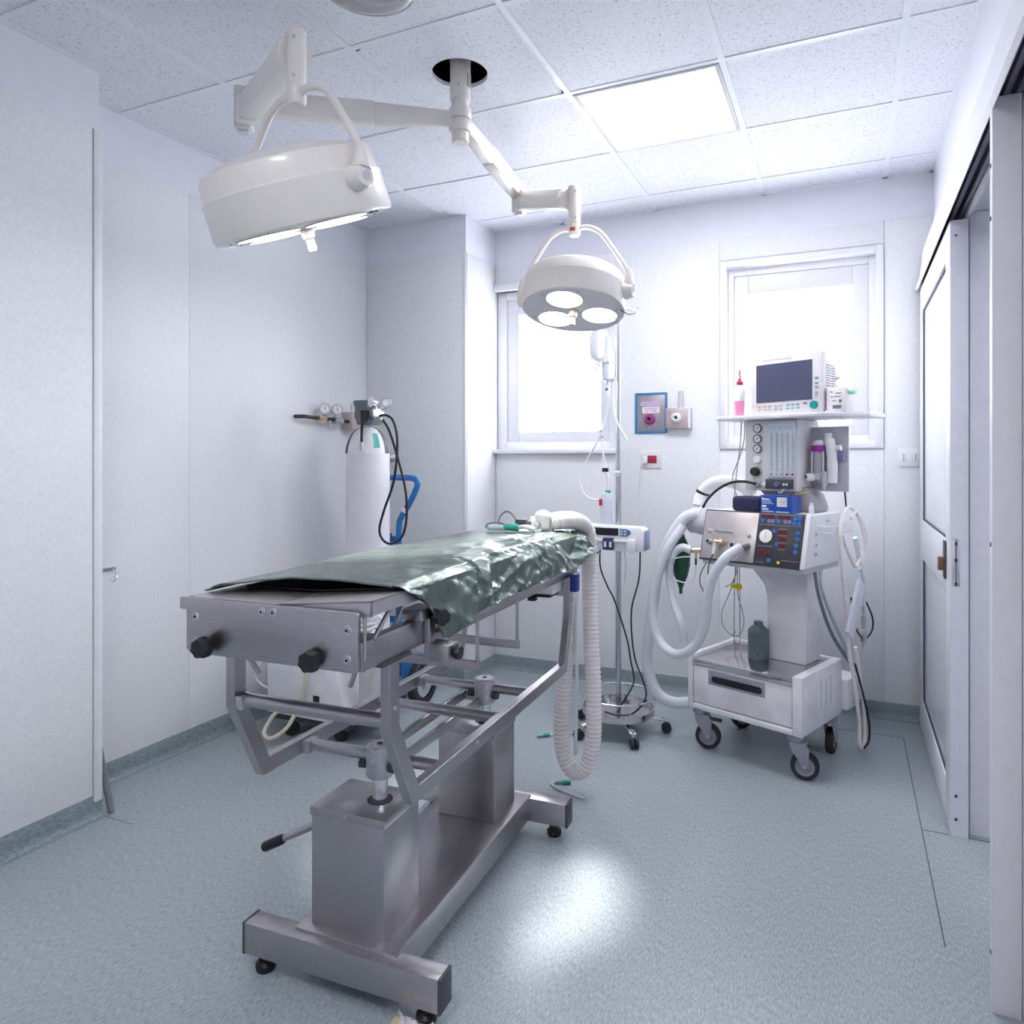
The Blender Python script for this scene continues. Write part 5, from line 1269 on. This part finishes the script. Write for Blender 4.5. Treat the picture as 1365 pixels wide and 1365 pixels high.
# ================================================================== GAS CYLINDER AND TROLLEY
gc = thing('gas_cylinder', 'tall white gas cylinder with grey valve guard in the corner', 'gas cylinder', (-2.40, 3.18, 0.035))
MB().lathe([(0, 0), (0.095, 0), (0.117, 0.02), (0.118, 0.04), (0.118, 1.335), (0.1175, 1.345)], 36).build('body', mat('white_cylinder_paint', (0.76, 0.75, 0.80), 0.35, var=0.03, nscale=12), gc)
sh = [(0.1178, 1.345), (0.115, 1.375), (0.104, 1.415), (0.085, 1.452), (0.062, 1.475), (0.040, 1.487), (0.030, 1.495), (0.030, 1.505), (0, 1.505)]
MB().lathe(sh, 36).build('shoulder', white_pt, gc)
for a0, hw, i0, i1, sm_ in ((231, 14, 0, 6, darkgrey), (10, 13, 0, 6, darkgrey), (100, 14, 0, 6, darkgrey), (160, 14, 0, 6, darkgrey), (-28, 9, 1, 4, greenp)):
    bm_ = MB(); k = 0
    prof = sh[i0:i1]
    vs = []; fs = []
    for r_, z in prof:
        for q in range(5):
            an = R(a0 + hw * (q - 2) / 2)
            vs.append(((r_ + 0.0012) * math.cos(an), (r_ + 0.0012) * math.sin(an), z + 0.0008))
    for i in range(len(prof) - 1):
        for q in range(4):
            fs.append((i * 5 + q, i * 5 + q + 1, i * 5 + 5 + q + 1, i * 5 + 5 + q))
    bm_.add(vs, fs).build('green_label' if i0 else 'black_stripe', sm_, gc)
vg = MB().lathe([(0.045, 1.500), (0.058, 1.502), (0.064, 1.53), (0.070, 1.60), (0.078, 1.620), (0.078, 1.630), (0.070, 1.632), (0.062, 1.60), (0.054, 1.52), (0.045, 1.512)], 28).build('valve_guard', grey_pl, gc)
for a in (-60, 150):
    B(-0.012, 0.012, -0.002, 0.002, 1.535, 1.59).xf(Matrix.Rotation(R(a), 4, 'Z') @ Matrix.Translation((0, -0.066, 0))).build('guard_window', black, vg)
MB().cyl((0, 0, 1.50), (0, 0, 1.60), 0.018, n=14).build('valve', brass, gc)
rg = thing('pressure_regulator', 'chrome pressure regulator with two gauges on the cylinder valve', 'regulator', (-2.265, 3.09, 1.56))
MB().cyl((-0.12, 0.08, 0.01), (-0.03, 0.02, 0.02), 0.012, n=12).build('inlet', chrome, rg)
MB().lathe([(0, -0.035), (0.024, -0.035), (0.032, -0.025), (0.034, 0.0), (0.032, 0.022), (0.020, 0.035), (0, 0.035)], 20, (0.0, 0, 0.03), (0.5, -0.8, 0.1)).build('body', chrome, rg)
for x, z, dx in ((-0.028, 0.088, -0.3), (0.058, 0.082, 0.5)):
    gg = MB().lathe([(0, -0.016), (0.026, -0.016), (0.028, 0.012), (0.024, 0.014), (0, 0.014)], 20, (x, -0.01, z), (dx, -0.9, 0.15)).build('gauge', chrome, rg)
    MB().lathe([(0, 0.0148), (0.018, 0.0148)], 18, (x, -0.01, z), (dx, -0.9, 0.15)).build('dial', white_pl, gg)
    MB().cyl((x, 0, z - 0.02), (0.005, 0, 0.04), 0.007, n=8).build('gauge_stem', chrome, rg)
MB().cyl((-0.06, -0.035, -0.02), (-0.06, -0.035, 0.045), 0.024, n=14).build('valve_block', black, rg)
MB().cyl((0.02, -0.02, 0.0), (0.035, -0.04, -0.02), 0.018, n=12).build('outlet', dull_steel, rg)
MB().tube([V((-0.062, -0.05, 0.03)), V((-0.064, -0.055, -0.06)), V((-0.065, -0.055, -0.12))], 0.007, 8).build('probe_hose', black, rg)
MB().cyl((-0.065, -0.055, -0.12), (-0.066, -0.055, -0.165), 0.010, n=10).build('probe', dull_steel, rg)
wtube('gas_hose', [(-2.232, 3.055, 1.575), (-2.190, 3.05, 1.578), (-2.142, 3.05, 1.545), (-2.117, 3.05, 1.436), (-2.138, 3.05, 1.241), (-2.200, 3.05, 1.082), (-2.228, 3.05, 0.983), (-2.202, 3.05, 0.928), (-2.148, 3.05, 0.915), (-2.083, 3.05, 0.962), (-2.060, 3.05, 1.067), (-2.073, 3.055, 1.203), (-2.122, 3.06, 1.358), (-2.173, 3.06, 1.495), (-2.215, 3.06, 1.555)], 0.0065, black, 'black gas hose looping down beside the white cylinder', 'hose')
ct = thing('cylinder_trolley', 'blue tubular cylinder trolley with bent handle in the corner', 'trolley', (-2.36, 3.31, 0))
def cl(pts): return [V(p) - V((-2.36, 3.31, 0)) for p in pts]
MB().tube(smooth_path(cl([(-2.50, 3.33, 0.10), (-2.50, 3.33, 0.9), (-2.49, 3.33, 0.98), (-2.47, 3.31, 1.10), (-2.45, 3.31, 1.21), (-2.42, 3.31, 1.245), (-2.36, 3.31, 1.247), (-2.22, 3.31, 1.247), (-2.175, 3.31, 1.235), (-2.168, 3.31, 1.20), (-2.214, 3.31, 1.11), (-2.278, 3.32, 1.025), (-2.30, 3.33, 0.95), (-2.302, 3.33, 0.60), (-2.302, 3.33, 0.10)]), 6), 0.017, 12).build('frame', blue_pt, ct)
MB().tube([V(p) - V((-2.36, 3.31, 0)) for p in [(-2.252, 3.313, 1.058), (-2.238, 3.311, 1.08)]], 0.0178, 12).build('bare_spot', white_pl, ct)
for z in (0.45, 0.90):
    MB().bar((-0.15, 0.02, z), (0.07, 0.02, z), 0.006, 0.035).build('cross_plate', blue_pt, ct)
MB().cyl((0.03, -0.015, 0.93), (0.03, -0.055, 0.93), 0.010, n=10).build('clamp_screw', blue_pl, ct)
B(-0.18, 0.10, -0.27, 0.04, 0.018, 0.034).build('foot_plate', blue_pt, ct, bevel=0.003)
for x, s in ((0.215, 1), (-0.275, -1)):
    w_ = MB().lathe([(0.085, -0.022), (0.12, -0.024), (0.128, -0.014), (0.128, 0.014), (0.12, 0.024), (0.085, 0.022)], 30, (x, 0.02, 0.128), (1, 0, 0)).build('wheel', rubber, ct)
    MB().lathe([(0, -0.020), (0.03, -0.020), (0.04, -0.010), (0.086, -0.016), (0.086, 0.016), (0.04, 0.010), (0.03, 0.020), (0, 0.020)], 24, (x, 0.02, 0.128), (1, 0, 0)).build('rim', chrome, w_)
B(0.13, 0.182, -0.06, 0.09, 0.13, 0.265).build('wheel_guard', blue_pt, ct, bevel=0.012)
B(-0.24, 0.14, 0.01, 0.03, 0.118, 0.138).build('axle', dull_steel, ct)

# wall mounted gas manifold on the recessed wall
WX = XREC + 0.006
mf = thing('gas_manifold', 'wall gas pipe with two round gauges and beige box', 'gas manifold', (WX, 3.33, 1.50))
pb = mat('dark_bronze_pipe', (0.07, 0.055, 0.05), 0.45, 0.5)
MB().tube(smooth_path([(0.0, -0.245, 0.088), (0.05, -0.235, 0.088), (0.055, -0.20, 0.087), (0.055, 0.0, 0.082), (0.055, 0.15, 0.076)], 5), 0.011, 12).build('pipe', pb, mf)
MB().cyl((0.055, -0.12, 0.085), (0.055, -0.06, 0.084), 0.019, n=8).build('coupling', brass, mf)
MB().cyl((0.055, 0.015, 0.080), (0.055, 0.085, 0.078), 0.022, n=12).build('regulator_body', dull_steel, mf)
for y, z in ((-0.072, 0.140), (0.038, 0.142)):
    gg = MB().lathe([(0, -0.014), (0.032, -0.014), (0.034, 0.010), (0.030, 0.014), (0, 0.014)], 22, (0.06, y, z), (0.8, -0.6, 0)).build('gauge', dull_steel, mf)
    MB().lathe([(0, 0.0148), (0.023, 0.0148)], 20, (0.06, y, z), (0.8, -0.6, 0)).build('dial', white_pl, gg)
    MB().bar(V((0.06, y, z)) + V((0.0128, -0.0096, -0.010)), V((0.06, y, z)) + V((0.0128, -0.0096, 0.016)), 0.001, 0.003, up=(0.6, 0.8, 0)).build('needle', black, gg)
    MB().cyl((0.055, y, z - 0.02), (0.055, y * 0.6, 0.085), 0.008, n=10).build('gauge_stem', dull_steel, mf)
MB().cyl((0.055, -0.02, 0.075), (0.058, -0.015, 0.02), 0.012, 0.006, n=10).build('tap', dull_steel, mf)
B(0.0, 0.085, 0.15, 0.255, 0.03, 0.135).build('box', beige, mf, bevel=0.004)
MB().cyl((0.05, 0.19, 0.135), (0.05, 0.185, 0.185), 0.006, n=8).build('box_valve', dull_steel, mf)

# ================================================================== SUCTION UNIT
su = thing('suction_unit', 'white wheeled suction unit with collection jar behind the table', 'suction unit', (-2.36, 2.86, 0))
MB().prism([(-0.26, 0.105), (0.235, 0.105), (0.215, 0.16), (0.14, 0.43), (-0.262, 0.44)], 'Y', -0.19, 0.16).build('cabinet', white_pt, su, bevel=0.008)
MB().prism([(0.235, 0.105), (0.36, 0.13), (0.36, 0.165), (0.225, 0.15)], 'Y', -0.17, 0.10).build('jar_shelf', white_pt, su, bevel=0.006)
B(-0.25, 0.22, -0.17, 0.15, 0.072, 0.106).build('base', darkgrey, su, bevel=0.004)
B(0.028, 0.066, -0.1925, -0.19, 0.195, 0.225).build('socket', black, su, bevel=0.001)
MB().lathe([(0, 0), (0.058, 0), (0.064, 0.01), (0.066, 0.22), (0.060, 0.225), (0.060, 0.25), (0, 0.25)], 24, (0.285, -0.07, 0.160)).build('jar', mat('frosted_jar', (0.72, 0.70, 0.70), 0.25, trans=0.3), su)
for x, y in ((-0.13, -0.16), (0.14, -0.12), (-0.15, 0.12), (0.15, 0.12)):
    w_ = MB().lathe([(0, -0.011), (0.030, -0.011), (0.036, -0.006), (0.036, 0.006), (0.030, 0.011), (0, 0.011)], 20, (x, y, 0.036), (0.75, -0.66, 0)).build('castor_wheel', rubber, su)
    MB().cyl((x - 0.012, y, 0.036), (x - 0.012, y, 0.076), 0.013, n=10).build('castor_fork', chrome, su)
B(-0.20, 0.14, -0.15, 0.14, 0.44, 0.47).build('top_tray', white_pt, su, bevel=0.006)
B(0.10, 0.34, -0.12, 0.06, 0.500, 0.512).build('jar_lid_tray', white_pl, su, bevel=0.003)
MB().cyl((0.285, -0.07, 0.41), (0.285, -0.07, 0.50), 0.02, n=12).build('jar_neck', white_pl, su)
wtube('suction_hose', [(-2.340, 2.655, 0.47), (-2.352, 2.650, 0.36), (-2.375, 2.640, 0.22), (-2.42, 2.60, 0.09), (-2.485, 2.56, 0.035), (-2.54, 2.57, 0.05), (-2.545, 2.62, 0.10), (-2.53, 2.65, 0.13)], 0.010, cream_tube, 'cream rubber hose looping in front of the suction unit', 'hose')
wtube('suction_hose', [(-2.63, 2.70, 0.40), (-2.68, 2.68, 0.33), (-2.70, 2.68, 0.26), (-2.66, 2.70, 0.215), (-2.625, 2.71, 0.21)], 0.006, tw, 'thin white tube at the suction unit\'s left edge', 'tube')
cw = thing('tubing_coil', 'loose coil of white tubing lying on the suction unit', 'tubing', (-2.14, 2.80, 0.512))
for k in range(3):
    MB().tube([V(((0.075 - 0.008 * k) * math.cos(2 * PI * i / 28), (0.055 - 0.005 * k) * math.sin(2 * PI * i / 28), 0.012 + 0.017 * k + 0.006 * math.sin(4 * PI * i / 28 + k))) for i in range(28)], 0.008, 8, closed=True).build('coil', tw, cw)
MB().tube(smooth_path([(0.05, 0.0, 0.06), (0.085, 0.01, 0.085), (0.10, 0.02, 0.05), (0.085, 0.03, 0.02)], 6), 0.009, 8).build('tube_end', tw, cw)
MB().tube(smooth_path([(-0.05, 0.0, 0.055), (-0.02, -0.02, 0.075), (0.0, -0.01, 0.04)], 6), 0.008, 8).build('cream_tube', cream_tube, cw)
MB().lathe([(0, 0), (0.035, 0.004), (0.040, 0.03), (0.02, 0.05), (0, 0.052)], 14, (0.0, 0.02, 0.05)).build('gauze_roll', white_pl, cw)

# ================================================================== WALL FITTINGS
WY = YB - 0.006
gp2 = thing('gas_outlet', 'steel gas outlet plate with purple port in a blue frame', 'gas outlet', (-1.063, WY, 1.50))
frame_ring(-0.098, 0.097, 0.002, 0.242, 0.014, -0.008, 0.0).build('blue_frame', mat('blue_wall_frame', (0.03, 0.20, 0.42), 0.4), gp2, bevel=0.002)
B(-0.084, 0.083, -0.006, 0.0, 0.016, 0.228).build('steel_plate', mat('mauve_steel_plate', (0.44, 0.40, 0.44), 0.35, 0.8), gp2, bevel=0.001)
B(-0.062, 0.050, -0.0075, -0.006, 0.165, 0.188).build('label', mat('lilac_label', (0.62, 0.50, 0.72), 0.5), gp2)
B(-0.052, 0.052, -0.0078, -0.006, 0.122, 0.158).build('label', white_pl, gp2)
for za, xa, xb in ((0.148, -0.04, 0.042), (0.139, -0.04, 0.03), (0.130, -0.035, -0.01), (0.130, 0.005, 0.035), (0.176, -0.055, 0.044)):
    B(xa, xb, -0.0084, -0.0078, za, za + 0.003).build('print_mark', mat('rose_print', (0.45, 0.18, 0.42), 0.5), gp2)
pp = MB().lathe([(0.010, 0.016), (0.012, 0.024), (0.018, 0.026), (0.030, 0.016), (0.034, 0.008), (0.034, 0)], 26, (-0.008, -0.006, 0.085), (0, -1, 0)).build('port', mat('magenta_port', (0.34, 0.05, 0.22), 0.3), gp2)
MB().lathe([(0, 0.014), (0.011, 0.014)], 16, (-0.008, -0.006, 0.085), (0, -1, 0)).build('port_hole', black, gp2)
for z in (0.207, 0.034):
    MB().cyl((-0.008, -0.006, z), (-0.008, -0.0085, z), 0.007, n=12).build('screw', chrome, gp2)
go = thing('gas_outlet', 'pinkish steel outlet box with white port and clear pipe above', 'gas outlet', (-0.895, WY, 1.527))
B(-0.072, 0.072, -0.045, 0.0, 0.0, 0.118).build('box', mat('rose_steel_box', (0.56, 0.46, 0.46), 0.4, 0.6), go, bevel=0.003)
B(0.058, 0.073, -0.046, -0.040, 0.0, 0.118).build('cover_edge', alu_white, go)
MB().lathe([(0.009, 0.014), (0.012, 0.022), (0.020, 0.022), (0.028, 0.014), (0.030, 0)], 24, (-0.010, -0.045, 0.062), (0, -1, 0)).build('port', white_pl, go)
MB().lathe([(0, 0.012), (0.010, 0.012)], 14, (-0.010, -0.045, 0.062), (0, -1, 0)).build('port_hole', black, go)
MB().cyl((0.012, -0.020, 0.118), (0.010, -0.016, 0.215), 0.015, 0.014, n=14).build('pipe', mat('frosted_pipe', (0.70, 0.68, 0.76), 0.25, trans=0.2), go)
so = thing('wall_socket', 'white wall socket with red outlet and white plug', 'socket', (-1.063, WY, 1.297))
B(-0.062, 0.062, -0.009, 0, 0, 0.103).build('plate', mat('rose_white_plate', (0.76, 0.71, 0.72), 0.4), so, bevel=0.003)
B(-0.018, 0.034, -0.0115, -0.008, 0.028, 0.074).build('red_outlet', mat('dark_red_socket', (0.34, 0.012, 0.05), 0.35), so, bevel=0.001)
B(-0.042, -0.018, -0.032, -0.008, 0.028, 0.072).build('plug', white_pl, so, bevel=0.005)
for z in (0.032, 0.070):
    MB().ball((-0.034, -0.010, z), 0.004, 8).build('socket_screw', darkgrey, so)
MB().tube(smooth_path([(-0.036, -0.030, 0.045), (-0.055, -0.030, 0.02), (-0.066, -0.025, -0.05), (-0.075, -0.022, -0.16), (-0.086, -0.020, -0.30)], 6), 0.0035, 8).build('cord', white_pl, so)
s3 = thing('wall_socket', 'white double wall socket beside the sliding door', 'socket', (0.290, WY, 1.312))
B(-0.052, 0.048, -0.009, 0, 0, 0.094).build('plate', trim_m, s3, bevel=0.003)
for x in (-0.026, 0.002, 0.028):
    B(x - 0.012, x + 0.012, -0.0108, -0.008, 0.022, 0.072).build('module', white_pl, s3, bevel=0.001)
for x in (-0.026, 0.028):
    for z in (0.034, 0.047, 0.060):
        MB().cyl((x, -0.0105, z), (x, -0.0115, z), 0.0035, n=8).build('pin_hole', darkgrey, s3)
s4 = thing('wall_socket', 'pale socket with round steel plug on the boxed column', 'socket', (-2.624, 3.729, 1.293))
B(-0.045, 0.045, -0.010, 0, 0, 0.122).build('plate', mat('rose_white_plate', (0.76, 0.71, 0.72), 0.4), s4, bevel=0.003)
MB().lathe([(0, 0.03), (0.014, 0.03), (0.018, 0.02), (0.028, 0.01), (0.030, 0)], 20, (0.0, -0.010, 0.065), (0, -1, 0)).build('plug', dull_steel, s4)
hk = thing('wall_hook', 'small steel wall hook on the left wall', 'hook', (WX, 1.995, 0.86))
MB().bar((0.004, -0.028, 0.030), (0.004, 0.028, 0.030), 0.006, 0.014).build('back_plate', chrome, hk)
MB().tube(smooth_path([(0.006, 0.015, 0.03), (0.020, 0.017, 0.015), (0.030, 0.015, -0.004), (0.026, 0.005, -0.018), (0.016, -0.004, -0.016)], 6), 0.003, 8).build('hook', chrome, hk)
tag(MB().cyl((-2.575, 1.83, 0.005), (-2.66, 1.835, 0.26), 0.012, n=12).build('leaning_rod', mat('grey_rod', (0.20, 0.21, 0.24), 0.5)), 'short grey rod leaning behind the near left wall corner', 'rod')
